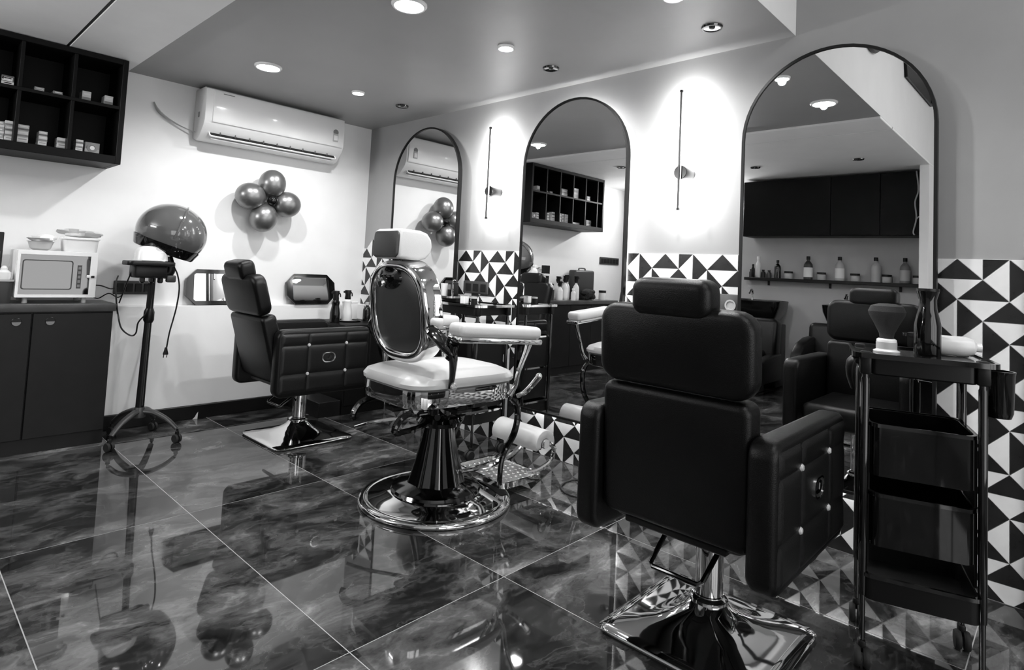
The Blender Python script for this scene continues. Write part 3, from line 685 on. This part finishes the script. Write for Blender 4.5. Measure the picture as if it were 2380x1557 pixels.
# ================================================================== SALON CHAIRS
def salon_chair(loc, label, rz=0, tilt=16):
    t = thing('salon_chair', label, 'chair', loc, rz)
    # pyramid base
    def sec(h, z, e, n=64):
        o = []
        for k in range(n):
            a = 2*PI*(k+.5)/n; c, s = math.cos(a), math.sin(a)
            rr = h/((abs(c)**e+abs(s)**e)**(1/e)); o.append((rr*c, rr*s, z))
        return o
    MB().loft([sec(.236, 0, 16), sec(.238, .007, 16)]).build('base_gasket', 'rubber', t)
    MB().loft([sec(.24, .0075, 16), sec(.241, .012, 16), sec(.236, .017, 16), sec(.205, .022, 14), sec(.165, .03, 9), sec(.125, .042, 5.5), sec(.09, .06, 3.4), sec(.066, .08, 2.5), sec(.052, .10, 2.0)]).build('base_plate', 'chrome', t, sharp=50)
    MB().lathe([(.05, .098), (.056, .10), (.056, .108), (.05, .113), (.043, .115), (.043, .118), (.04, .12), (.04, .325), (0, .325)], n=36).build('gas_column', 'chrome', t)
    MB().box((0, 0, .335), (.30, .26, .025), .004, 1).build('seat_plate', 'black', t)
    MB().tube([(.03, .10, .315), (-.04, .115, .28), (-.135, .12, .205), (-.142, .11, .198), (-.142, -.03, .198), (-.135, -.04, .205), (-.02, -.05, .285), (.03, -.05, .318)], .0075, 10, smooth=False).build('foot_pedal', 'dchrome', t)
    # seat
    MB().box((.02, 0, .405), (.53, .40, .115), .035, 4).build('seat', 'leather', t)
    # arms
    for s in (-1, 1):
        ar = MB().prism([(u-.005, v+.4835) for u, v in rrect(.585, .365, .045, 6)], s*.216, s*.288, 'y', .018, 3).build('arm', 'leather', t)
        sv = (.580, .423); sh_ = (-.117, .117)
        def pf(i, j, s=s):
            u = -.277+.545*i; v = .323+.322*j
            d = min(min(abs(v-q) for q in sv), min(abs(u-q) for q in sh_)*1.6)
            e = min(u+.277, .268-u, v-.323, .645-v)
            h = .009*(1-math.exp(-max(d, 0)/.011))*min(1, max(e, 0)/.015)
            return (u-.003, s*(.2865+h), v)
        MB().grid(pf, 72, 44).build('tufted_panel', 'leather_s', ar)
        for bx_ in sh_:
            for bz in sv: MB().lathe([(.0, .006), (.0065, .005), (.0098, .001), (.0105, -.006)], (bx_-.003, s*.290, bz), 12, (-s*PI/2, 0, 0), cap=False).build('crystal_button', 'crystal', ar)
        ov = rrect(.083, .057, .028, 6, 0.0, .507); ov2 = rrect(.072, .046, .023, 6, 0.0, .507)
        MB().ring(ov, ov2, s*.287, s*.300, 'y').build('handle_ring', 'chrome', ar)
        MB().prism(ov2, s*.2875, s*.2935, 'y').build('handle_cup', 'black_gloss', ar)
        MB().prism([(-.024, .500), (.0, .502), (.004, .518), (.02, .522), (.024, .505), (.01, .49), (-.014, .491)], s*.293, s*.299, 'y', .002, 1).build('recline_lever', 'dchrome', ar)
    # back: lower and upper cushions, leaning
    def lean(x0, z0): return Matrix.Translation((x0, 0, z0)) @ Matrix.Rotation(R(-tilt), 4, 'Y')
    tt = math.tan(R(tilt)); k2 = math.cos(R(tilt)); zu = .368+.375*k2; zh = zu+.196*k2
    lo = MB(); lo.prism(rrect(.435, .375, .03, 5, 0, .1875), 0, .085, 'x', .02, 3, mtx=lean(-.262, .365)); lo.build('lower_back', 'leather', t)
    up = MB(); up.prism(rrect(.455, .225, .055, 6, 0, .1125), 0, .075, 'x', .022, 3, mtx=lean(-.268-(zu-.365)*tt, zu)); up.build('upper_back', 'leather', t)
    hr = MB(); hr.prism(rrect(.235, .105, .035, 5, 0, .0525), -.005, .085, 'x', .026, 4, mtx=lean(-.275-(zh-.365)*tt, zh)); hr.build('headrest', 'leather', t)
    st = MB()
    for y in (-.05, .05): st.tube([(-.235-.53*tt, y, .89), (-.235-.56*tt, y, .95)], .006, 8, smooth=False)
    st.build('headrest_post', 'chrome', t)
    MB().box((-.19, 0, .352), (.10, .30, .02), .004, 1).build('back_bracket', 'black', t)
    return t
salon_chair((-.90, -.80, 0), 'black tufted salon chair in the background, facing the first mirror')
fgc = salon_chair((-.93, -3.379, 0), 'large black salon chair in the foreground, seen from behind', 0, 3)

MB().tube([(.06, -.06, .33), (.09, -.09, .26), (.15, -.14, .20), (.23, -.19, .19), (.30, -.22, .23), (.33, -.225, .33)], .0045, 8).build('power_cord', 'black', fgc)

# ================================================================== BARBER CHAIR
bcx = thing('barber_chair', 'vintage barber chair with pale cushions and chrome round base', 'chair', (-.892, -2.07, 0), R(-4))
MB().lathe([(.0, 0), (.332, 0), (.34, .006), (.341, .014), (.334, .022), (.318, .027), (.306, .024), (.296, .024), (.25, .036), (.205, .048), (.19, .05)], n=80, cap=False).build('base_disc', 'chrome', bcx, sharp=60)
MB().lathe([(.198, .046), (.201, .056), (.195, .066), (.17, .076), (.14, .083), (.125, .088)], n=64, cap=False).build('base_step', 'dchrome', bcx)
def flute(z, r, n=72): return [((r*(1+.035*math.cos(9*2*PI*k/n)))*math.cos(2*PI*k/n), (r*(1+.035*math.cos(9*2*PI*k/n)))*math.sin(2*PI*k/n), z) for k in range(n)]
MB().loft([flute(.082, .128), flute(.11, .118), flute(.18, .098), flute(.26, .078), flute(.335, .064)]).build('pedestal', 'dchrome', bcx, sharp=60)
MB().lathe([(.07, .33), (.10, .337), (.105, .355), (.09, .372), (.055, .38), (.055, .43), (0, .43)], n=40).build('pump_collar', 'dchrome', bcx)
yk = MB().box((-.02, 0, .435), (.50, .06, .022), .006, 1).box((-.02, 0, .435), (.08, .42, .022), .006, 1).tube([(-.10, -.12, .40), (.05, -.02, .37), (.2, -.1, .40)], .014, 8)
yk.build('support_frame', 'black_gloss', bcx)
MB().tube([(-.22, .17, .455), (-.30, .18, .43), (-.335, .18, .385), (-.33, .18, .36)], [.013, .015, .014, .012], 8).build('rear_hook', 'black_gloss', bcx)
MB().tube([(-.28, -.18, .455), (-.33, -.18, .43), (-.345, -.18, .385), (-.20, -.12, .37), (-.06, -.03, .365)], [.012, .014, .013, .012, .012], 8).build('rear_hook', 'black_gloss', bcx)
MB().tube([(-.05, .08, .36), (-.2, .2, .33), (-.28, .26, .30)], .008, 8).build('pump_lever', 'chrome', bcx)
# seat
def plan(w, d, z, e=5, n=64, cx=-.015): return [(cx+u, v, z) for u, v in superell(d, w, e, n)]
MB().loft([plan(.44, .54, .462), plan(.465, .565, .468), plan(.475, .575, .50), plan(.47, .57, .538), plan(.45, .55, .543)]).build('seat_apron', 'chrome', bcx)
MB().loft([plan(.46, .56, .5435), plan(.488, .59, .549), plan(.492, .594, .565), plan(.475, .575, .585, 4.5), plan(.40, .50, .602, 4), plan(.22, .30, .610, 3), plan(.05, .07, .611, 2)]).build('seat_cushion', 'cream', bcx)
# backrest, reclined 8 degrees; local x thickness, y lateral, z up along the back
BK = Matrix.Translation((-.232, 0, .628)) @ Matrix.Rotation(R(-8), 4, 'Y')
def sup(w, h, e, z0, n=64): return [(u, v+z0) for u, v in superell(w, h, e, n)]
nrim = 14
rimr = []
for q in range(nrim+1):
    a = PI*q/nrim   # rounded rear rim, from the outer side round the back to the inner lip
    rimr.append((.018-.024*math.sin(a), 1.0 if False else (.5*(1+math.cos(a)))))
bands = [[tuple(BK @ Vector((x, u, v))) for u, v in sup(.355+.09*k, .345+.095*k, 2.7, .22)] for x, k in ([(.088, .97), (.082, 1.0)]+rimr+[(.02, 0)])]
MB().loft(bands, cap=False).build('back_frame', 'chrome', bcx, sharp=60)
rp = [[tuple(BK @ Vector((x, u, v))) for u, v in sup(.36*s, .35*s, 2.7, .22)] for x, s in ((.024, 1), (.010, .99), (.004, .94), (.001, .6), (.0, .1))]
MB().loft(rp).build('back_panel', 'graypad', bcx)
fc = [[tuple(BK @ Vector((x, u, v))) for u, v in sup(.40*s, .395*s, 2.7, .22)] for x, s in ((.05, 1), (.088, 1), (.105, .93), (.118, .7), (.122, .2))]
MB().loft(fc).build('back_cushion', 'cream', bcx)
MB().lathe([(.0, .014), (.03, .012), (.05, .006), (.066, .0), (.07, -.01), (.0, -.012)], tuple(BK @ Vector((-.006, .035, .365))), 32, (0, R(-98), 0), sc=(.72, 1.35, 1)).build('bracket_cover', 'black_gloss', bcx)
MB().lathe([(.0, .02), (.018, .018), (.022, .008), (.022, 0)], tuple(BK @ Vector((-.018, .06, .345))), 20, (0, R(-98), 0)).build('lock_knob', 'chrome', bcx)
pp = MB()
for y in (-.028, .022): pp.tube([tuple(BK @ Vector((.03, y, .40))), tuple(BK @ Vector((.012, y, .49)))], .011, 8, .6, smooth=False)
pp.build('headrest_post', 'dchrome', bcx)
hm = Matrix.Translation((-.245, 0, 1.132)) @ Matrix.Rotation(R(2), 4, 'Y')
prof_h = [(-.085, -.055), (-.075, -.062), (.02, -.064), (.055, -.055), (.078, -.03), (.085, .0), (.078, .03), (.055, .055), (.02, .064), (-.07, .064), (-.085, .055)]
MB().prism(prof_h, -.103, .103, 'y', .018, 4, mtx=hm).build('headrest', 'cream', bcx, sharp=60)
MB().prism(rrect(.196, .112, .02, 5), -.007, .006, 'x', .005, 2, mtx=Matrix.Translation((-.328, 0, 1.1325)) @ Matrix.Rotation(R(2), 4, 'Y')).build('headrest_back', 'graypad', bcx)['label'] = 'charcoal rear panel'
# arms
for s in (-1, 1):
    MB().box((.06, s*.298, .783), (.465, .098, .055), .022, 4, (0, R(3.8), 0)).build('arm_pad', 'cream', bcx)
    MB().box((.062, s*.298, .744), (.475, .092, .024), .009, 3, (0, R(3.8), 0)).build('arm_tray', 'chrome', bcx)
    MB().tube([(.262, s*.297, .732), (.245, s*.292, .68), (.215, s*.283, .60), (.215, s*.262, .53), (.20, s*.245, .49)], [.024, .018, .014, .015, .018], 12, .65).build('arm_post', 'chrome', bcx)
    MB().tube([(-.225, s*.205, .80), (-.222, s*.236, .775), (-.19, s*.262, .735), (-.155, s*.274, .69), (-.145, s*.268, .62), (-.14, s*.252, .555)], [.030, .034, .036, .030, .021, .017], 12, .55).build('arm_bracket', 'dchrome', bcx)
    MB().lathe([(0, .034), (.014, .032), (.017, .024), (.013, .018), (.018, .012), (.018, 0), (0, 0)], (-.135, s*.242, .560), 16, (-s*PI/2, 0, 0)).build('arm_knob', 'cast', bcx)
    MB().tube([(-.17, s*.297, .735), (-.165, s*.285, .70), (-.175, s*.27, .672)], [.022, .016, .014], 10, .7).build('arm_stay', 'dchrome', bcx)
    # leg rest sides
    MB().tube([(.245, s*.205, .465), (.285, s*.205, .43), (.30, s*.20, .36), (.285, s*.195, .29), (.245, s*.19, .23), (.225, s*.185, .17), (.225, s*.18, .07)], [.014, .016, .015, .016, .014, .012, .012], 10).build('leg_rest_arm', 'dchrome', bcx)
    MB().tube([(.56, s*.168, .20), (.60, s*.165, .165), (.585, s*.155, .105), (.52, s*.14, .07), (.46, s*.12, .06)], [.012, .012, .012, .014, .014], 10).build('footplate_arm', 'chrome', bcx)
MB().tube([(.255, -.235, .475), (.285, -.265, .50), (.335, -.288, .56)], [.010, .012, .014], 10).build('recline_handle', 'chrome', bcx)
MB().ball((.338, -.289, .566), .016).build('handle_ball', 'chrome', bcx)
# calf pad and footplate
cp = []
for k in range(13):
    a = R(205)-R(215)*k/12
    cp.append((.535+.066*math.cos(a), .20+.066*math.sin(a)))
cp_in = [(.535+.030*math.cos(R(205)-R(215)*k/12), .195+.030*math.sin(R(205)-R(215)*k/12)) for k in range(13)][::-1]
MB().prism(cp+cp_in, -.165, .165, 'y', .004, 2).build('calf_pad', 'cream', bcx, sharp=50)
MB().box((.51, 0, .185), (.03, .31, .03), .006, 1, ).build('calf_bar', 'dchrome', bcx)
MB().lathe([(.0, -.172), (.022, -.172), (.024, -.166), (.024, .166), (.022, .172), (0, .172)], (.535, 0, .20), 20, (PI/2, 0, 0)).build('calf_roller', 'chrome', bcx)
MB().prism(rrect(.25, .345, .03, 5, .38, 0), .046, .056, 'z', .002, 1).build('footplate', 'cast', bcx)
MB().ring(rrect(.265, .36, .035, 5, .38, 0), rrect(.245, .34, .03, 5, .38, 0), .040, .066, 'z').build('footplate_rim', 'chrome', bcx)
gr = MB()
for k in range(7):
    for q in range(9): gr.ball((.285+k*.032+(q % 2)*.016, -.145+q*.036, .056), .009, (1, 1, .35), n=8)
gr.build('footplate_studs', 'cast', bcx, kind='stuff')
MB().tube([(.10, -.06, .12), (.20, -.15, .16), (.30, -.18, .20), (.34, -.185, .225)], [.010, .014, .012, .010], 10).build('footrest_strut', 'chrome', bcx)

# ================================================================== TROLLEYS
def trolley(loc, rz, label, Wd=.27, D=.25, H=.86, holder=True, top='black_gloss', edge='graph'):
    t = thing('salon_trolley', label, 'trolley', loc, rz)
    hw, hd_ = Wd/2, D/2
    for sx in (-1, 1):
        for sy in (-1, 1):
            MB().lathe([(.0075, .05), (.0075, .19)], (sx*hd_, sy*hw, 0), 14).build('post_foot', 'dchrome', t)
            MB().lathe([(.010, .19), (.0105, .20), (.0105, H-.075), (.0085, H-.07), (.0085, H-.05)], (sx*hd_, sy*hw, 0), 14).build('post', 'black_gloss', t)
            MB().box((sx*hd_, sy*hw, H-.03), (.03, .03, .065), .006, 2).build('corner_block', 'black', t)
            c = MB().box((sx*hd_, sy*hw, .052), (.026, .02, .034), .006, 2)
            c.build('caster_fork', 'black', t)
            w = MB()
            for o_ in (-.011, .011): w.lathe([(.0, -.008), (.024, -.008), (.027, -.003), (.027, .003), (.024, .008), (0, .008)], (sx*hd_-.012, sy*hw+o_, .027), 20, (PI/2, 0, 0))
            w.build('caster_wheel', 'rubber', t)
    def tray(name, z0, z1, w, d, m, bow=0, parent=t, cx=0):
        def out(ins):
            P = rrect(d-2*ins, w-2*ins, .025, 4)
            return [(u+cx-(bow*(1-(2*v/w)**2) if u < 0 else 0), v) for u, v in P]
        b = MB(); b.ring(out(0), out(.006), z0, z1, 'z'); b.prism(out(.0055), z0+.0002, z0+.006, 'z')
        o = b.build(name, m, parent)
        MB().ring(out(-.005), out(.004), z1-.006, z1+.004, 'z').build('rim', 'dchrome' if edge == 'graph' else edge, o, sharp=40)
        return o
    MB().prism(rrect(D+.02, Wd-.02, .02, 4), H-.062, H-.012, 'z', .004, 1).build('top_body', 'black', t)
    MB().ring(rrect(D+.07, Wd+.07, .03, 4), rrect(D+.05, Wd+.05, .025, 4), H-.014, H, 'z').build('top_rim', top if edge == 'graph' else edge, t)
    MB().prism(rrect(D+.052, Wd+.052, .025, 4), H-.011, H-.005, 'z').build('top_tray', top, t)
    tray('drawer', H-.34, H-.20, Wd-.022, D, 'black_gloss', .03)
    tray('drawer', H-.53, H-.39, Wd-.022, D, 'black_gloss', .035)
    tray('bottom_tray', .185, .25, Wd-.005, D+.03, 'black', 0)
    for y in (-hw+.012, hw-.012): MB().ext(-hd_+.012, hd_-.012, y-.003, y+.003, .27, H-.20).build('side_panel', 'black', t)
    if holder:
        h = MB().lathe([(.0, -.115), (.026, -.115), (.031, -.10), (.034, 0), (.036, .012), (.030, .012), (.027, -.095), (0, -.10)], (-.03, -hw-.055, H-.04), 28).build('tool_holder', 'black_gloss', t)
        MB().prism([(-.075, H+.002), (-.02, H-.01), (-.02, H-.05), (-.05, H-.10), (-.065, H-.055)], hw+.014, hw+.02, 'y').build('hook_plate', 'black', t) if False else None
        MB().tube([(-hd_+.01, hw+.02, H-.012), (-hd_-.005, hw+.038, H-.03), (-hd_+.0, hw+.04, H-.07), (-hd_+.02, hw+.03, H-.11)], [.012, .014, .012, .008], 10, .5).build('towel_hook', 'black', t)
    return t
ang = math.atan2(.28, .96)
tz = trolley((-.585, -3.835, 0), ang, 'black plastic salon trolley in the right foreground holding a duster brush', H=.862)
trolley((-.27, -1.575, 0), 0, 'black trolley with bright edged top between the first and middle mirrors', Wd=.38, D=.24, H=.845, holder=False, edge='chrome')
# things on the front trolley
def on(lx, ly): 
    v = Matrix.Rotation(ang, 4, 'Z') @ Vector((lx, ly, 0)); return (-.585+v.x, -3.835+v.y, .862-.0048)
nb = thing('neck_duster', 'neck duster brush with white base and dark flared bristles on the trolley', 'brush', on(-.02, .075))
MB().lathe([(.0, 0), (.034, 0), (.035, .004), (.027, .008), (.026, .036), (.022, .040), (0, .040)], n=32).build('handle_base', 'white', nb)
MB().lathe([(.027, .010), (.0272, .030)], n=32, cap=False).build('printed_band', 'lgray', nb)
MB().lathe([(.018, .0402), (.020, .055), (.034, .085), (.046, .108), (.049, .12), (.042, .136), (.022, .143), (0, .144)], n=40, cap=False).build('bristles', 'bristle', nb)
sb = thing('spray_bottle', 'tall glossy black bottle standing on the front trolley', 'bottle', on(.01, -.03))
MB().lathe([(.0, 0), (.032, 0), (.034, .005), (.034, .085), (.028, .115), (.023, .135), (.022, .16), (.028, .182), (.029, .19), (0, .191)], n=36).build('bottle_body', 'black_gloss', sb)
MB().lathe([(.0293, .186), (.0293, .194), (0, .194)], n=32).build('cap', 'black', sb)
lb = thing('lying_bottle', 'white bottle lying on its side on the front trolley', 'bottle', on(.05, -.11), ang)
MB().lathe([(.0, 0), (.026, .0), (.029, .006), (.029, .085), (.022, .105), (.012, .112)], (0, .068, .0292), 28, (PI/2, 0, 0)).build('bottle_body', 'ivory', lb)
MB().lathe([(.0125, .112), (.0125, .124), (0, .124)], (0, .068, .0292), 20, (PI/2, 0, 0)).build('cap', 'white', lb)
# things on the back trolley
def bt(x, y): return (x, y, .8402)
tr = thing('serving_tray', 'dark flat tray jutting from the back trolley under a white cup', 'tray', (-.30, -1.43, .8405))
MB().box((.03, -.03, .0125), (.12, .10, .025), .003, 1).build('riser', 'black', tr); MB().prism(rrect(.23, .24, .03, 5), .025, .031, 'z', .002, 1).build('tray_base', 'black_gloss', tr); MB().ring(rrect(.24, .25, .034, 5), rrect(.224, .234, .028, 5), .028, .039, 'z').build('rim', 'steel', tr)
cu = thing('cup', 'white tapered cup on the dark tray of the back trolley', 'cup', (-.35, -1.43, .8717)); MB().lathe([(0, 0), (.020, 0), (.028, .075), (.0255, .075), (.018, .004), (0, .004)], n=28, cap=False).build('cup_shell', 'white', cu); MB().lathe([(.028, .0755), (.029, .077), (.0265, .078)], n=28, cap=False).build('rim', 'white', cu)
ho = thing('clipper_stand', 'chrome framed clipper stand beside the white cup', 'stand', (-.35, -1.50, .8717))
MB().tube([(-.03, -.03, 0), (-.03, -.03, .085), (-.022, -.022, .098), (.03, .02, .098)], .005, 8, smooth=False).build('chrome_frame', 'chrome', ho); MB().box((0, 0, .045), (.05, .045, .085), .006, 2).build('clipper_block', 'black', ho); MB().box((-.026, .004, .06), (.002, .026, .03)).build('label_plate', 'gray', ho)
j2 = thing('small_white_box', 'small white box on the back trolley right of the clipper stand', 'box', bt(-.345, -1.60)); MB().box((0, 0, .022), (.035, .04, .042), .003, 1).build('carton', 'white', j2); MB().box((0, 0, .0445), (.036, .041, .003)).build('lid', 'white', j2)
j3 = thing('small_black_jar', 'small black jar on the back trolley beside the white box', 'jar', bt(-.335, -1.67)); MB().lathe([(0, 0), (.018, 0), (.018, .034), (0, .034)], n=20).build('jar_body', 'black', j3); MB().lathe([(.0195, .0342), (.0195, .044), (0, .044)], n=20).build('lid', 'lgray', j3)
# sockets on the mirror wall
k1 = thing('switchboard', 'dark switch plate on the triangle tiles between the first and middle mirrors', 'switch plate', (0, -1.30, .93))
MB().ext(-.02, -.007, -1.455, -1.225, .885, .965, .005, 2).build('plate', 'graph', k1, world=True)
for k in range(3): MB().ext(-.024, -.018, -1.44+k*.07, -1.39+k*.07, .90, .95, .003, 1).build('switch', 'black', k1, world=True)
k2 = thing('wall_socket', 'grey wall socket with a round outlet left of the rightmost mirror', 'socket', (0, -3.0, .945))
MB().ext(-.02, -.007, -3.075, -2.975, .885, .985, .005, 2).build('plate', 'socket_grey', k2, world=True)
MB().lathe([(.024, 0), (.026, .006), (.019, .006), (.017, .001), (0, .001)], (-.02, -3.035, .935), 24, (0, -PI/2, 0)).build('outlet', 'lgray', k2, world=True)

# ================================================================== LEFT WALL (seen in the mirrors)
uc = thing('wall_cupboard', 'long dark closed wall cupboard, seen in the rightmost mirror', 'cabinet', (XL, -2.43, 1.53))
MB().ext(XL, -3.72, -3.205, -1.62, 1.525, 2.10).build('carcass', 'blackwood', uc, world=True)
ys = [-1.625, -2.47, -2.885, -3.20]
for a, b in zip(ys, ys[1:]):
    MB().ext(-3.72, -3.70, b+.003, a-.003, 1.53, 2.098, .002, 1).build('door', 'blackwood', uc, world=True)
wc = MB().tube([(-3.692, -3.164, 2.10), (-3.69, -3.18, 1.93), (-3.69, -3.156, 1.82), (-3.69, -3.167, 1.68), (-3.69, -3.145, 1.56), (-3.69, -3.155, 1.53)], .006, 8).tube([(-3.69, -3.167, 1.67), (-3.69, -3.185, 1.69), (-3.69, -3.205, 1.685)], .006, 8).build('wall_cable', 'net'); tag(wc, 'thin pale cable hanging down the cupboard front, mirrored', 'cable')
bs = thing('bottle_shelf', 'thin black shelf of bottles on the far wall, mirrored', 'shelf', (XL, -2.36, 1.07))
MB().ext(XL, -3.86, -3.20, -1.585, 1.068, 1.10, .003, 1).build('board', 'black', bs, world=True)
for y in (-1.8, -2.4, -3.0): MB().ext(XL, -3.985, y-.01, y+.01, 1.02, 1.068).build('bracket', 'black', bs, world=True)
ZS = 1.1005; XS = -3.93
for k, (y, h, b_, l_, w_) in enumerate(((-1.91, .19, 'black_gloss', None, 'short dark bottle, leftmost of the tall row'), (-2.21, .235, 'graph', 'offw', 'tall dark bottle with a pale label'), (-2.50, .235, 'lgray', 'offw', 'tall grey bottle with a white label, third'), (-2.81, .235, 'lgray', None, 'tall grey bottle without a label'), (-3.045, .235, 'gray', 'lgray', 'tall grey bottle at the right end'))):
    bottle('shampoo_bottle', '%s, on the mirrored bottle shelf' % w_, (XS, y, ZS), h, .042 if h > .2 else .032, b_, 'black', .35, l_, grp=None)
for k, y in enumerate((-2.02, -2.335, -2.635, -2.90, -3.145)):
    t = thing('cream_jar', 'low cream jar with dark lid on the mirrored shelf, %s from the left' % ('first', 'second', 'third', 'fourth', 'fifth')[k], 'jar', (XS, y, ZS))
    MB().lathe([(0, 0), (.038, 0), (.04, .006), (.04, .05), (.036, .056)], n=24).build('jar_body', 'lgray', t); MB().lathe([(.042, .056), (.042, .076), (0, .077)], n=24).build('lid', 'black', t)
for k, (y, h, r, b_, c_, w_) in enumerate(((-1.625, .085, .02, 'graph', 'black', 'smallest dark bottle at the very left'), (-1.70, .225, .026, 'ivory', 'white', 'pale slim bottle behind dark ones'), (-1.665, .14, .018, 'black', 'black', 'dark slim bottle'), (-1.755, .085, .022, 'black', 'black', 'squat dark bottle'), (-1.815, .08, .024, 'graph', 'graph', 'squat dark jar-like bottle'))):
    bottle('small_bottle', '%s, left end of the mirrored bottle shelf' % w_, (XS-.02+(.05 if k in (2,) else 0), y, ZS), h, r, b_, c_, .5)
# shampoo units
def shampoo(y, label, k=1.0):
    t = thing('shampoo_chair', label, 'shampoo chair', (-3.45, y, 0))
    MB().box((-.30, 0, .32), (.28, .44, .62), .01, 2).build('pedestal', 'black', t)
    MB().loft([[(u-.26, v, z) for u, v in rrect(.42*s, .52*s, .10*s)] for z, s in ((.66, .72), (.72, .86), (.80, .97), (.862, 1.0), (.866, .985), (.858, .95), (.80, .88), (.74, .7))], cap=True).build('basin', 'black_gloss', t)
    MB().tube([(-.36, .1, .84), (-.36, .1, .95), (-.33, .1, .965), (-.28, .1, .93)], .010, 10).build('tap', 'chrome', t)
    MB().box((.03, 0, .45), (.18, .62, .50), .05, 4, (0, R(-8), 0)).build('backrest', 'leather', t)
    MB().box((.29, 0, .34), (.52, .46, .13), .04, 4).build('seat', 'leather', t)
    for s in (-1, 1):
        MB().prism([(-.02, .12), (.52, .12), (.55, .12+.08*k), (.54, .12+.24*k), (.49, .12+.34*k), (.38, .12+.41*k), (.20, .12+.45*k), (-.02, .12+.46*k)], s*.24, s*.33, 'y', .02, 3).build('arm', 'leather', t)
    MB().box((.28, 0, .10), (.42, .40, .20), .01, 1).build('seat_base', 'black', t)
    return t
shampoo(-1.80, 'black shampoo basin chair, left one, mirrored beside the front chair', .55)
shampoo(-2.70, 'black shampoo basin chair, right one, mostly hidden, mirrored')
# things on the bulkhead, seen at the top of the rightmost mirror
lw = thing('loft_window', 'dark glazed loft opening high on the white bulkhead, mirrored', 'window', (-3.0, YEND, 2.9))
LP = [(-2.405, 2.99), (-2.405, 2.70), (-2.44, 2.58), (-3.50, 2.61), (-3.56, 2.99)]
MB().prism(LP, YEND-.012, YEND-.003, 'y').build('glass_pane', 'black', lw, world=True, flat=True)
MB().ring(LP, [(u+(.015 if u < -3 else -.015), v+(.015 if v < 2.9 else -.015)) for u, v in LP], YEND-.022, YEND-.003, 'y').build('frame', 'black', lw, world=True)
ds = thing('round_wall_disc', 'dark round disc high on the white bulkhead, at the top of the rightmost mirror', 'wall disc', (-1.42, YEND, 2.755))
MB().lathe([(0, .02), (.26, .02), (.285, .012), (.29, 0)], (-1.42, YEND-.003, 2.755), 40, (PI/2, 0, 0), cap=False).build('disc_face', 'black', ds, world=True)
MB().lathe([(.29, .0), (.30, .012), (.295, .024), (.28, .02)], (-1.42, YEND-.003, 2.755), 40, (PI/2, 0, 0), cap=False).build('rim', 'graph', ds, world=True)

# ================================================================== LOOSE CABLES
tag(MB().tube([(-.05, -2.60, .16), (-.10, -2.45, .03), (-.20, -2.33, .006), (-.32, -2.34, .005), (-.38, -2.43, .005), (-.33, -2.55, .005), (-.15, -2.62, .005)], .0045, 8).build('floor_cord', 'graph'), 'thin dark cord looping on the floor below the middle mirror', 'cable')
tag(MB().prism([(-1.236, .0005), (-1.207, .0005), (-1.205, .043), (-1.214, .032), (-1.222, .014)], -.0735, -.0715, 'y').build('paper_scrap', 'offw', flat=True), 'tiny white pointed scrap leaning against the black baseboard', 'scrap')
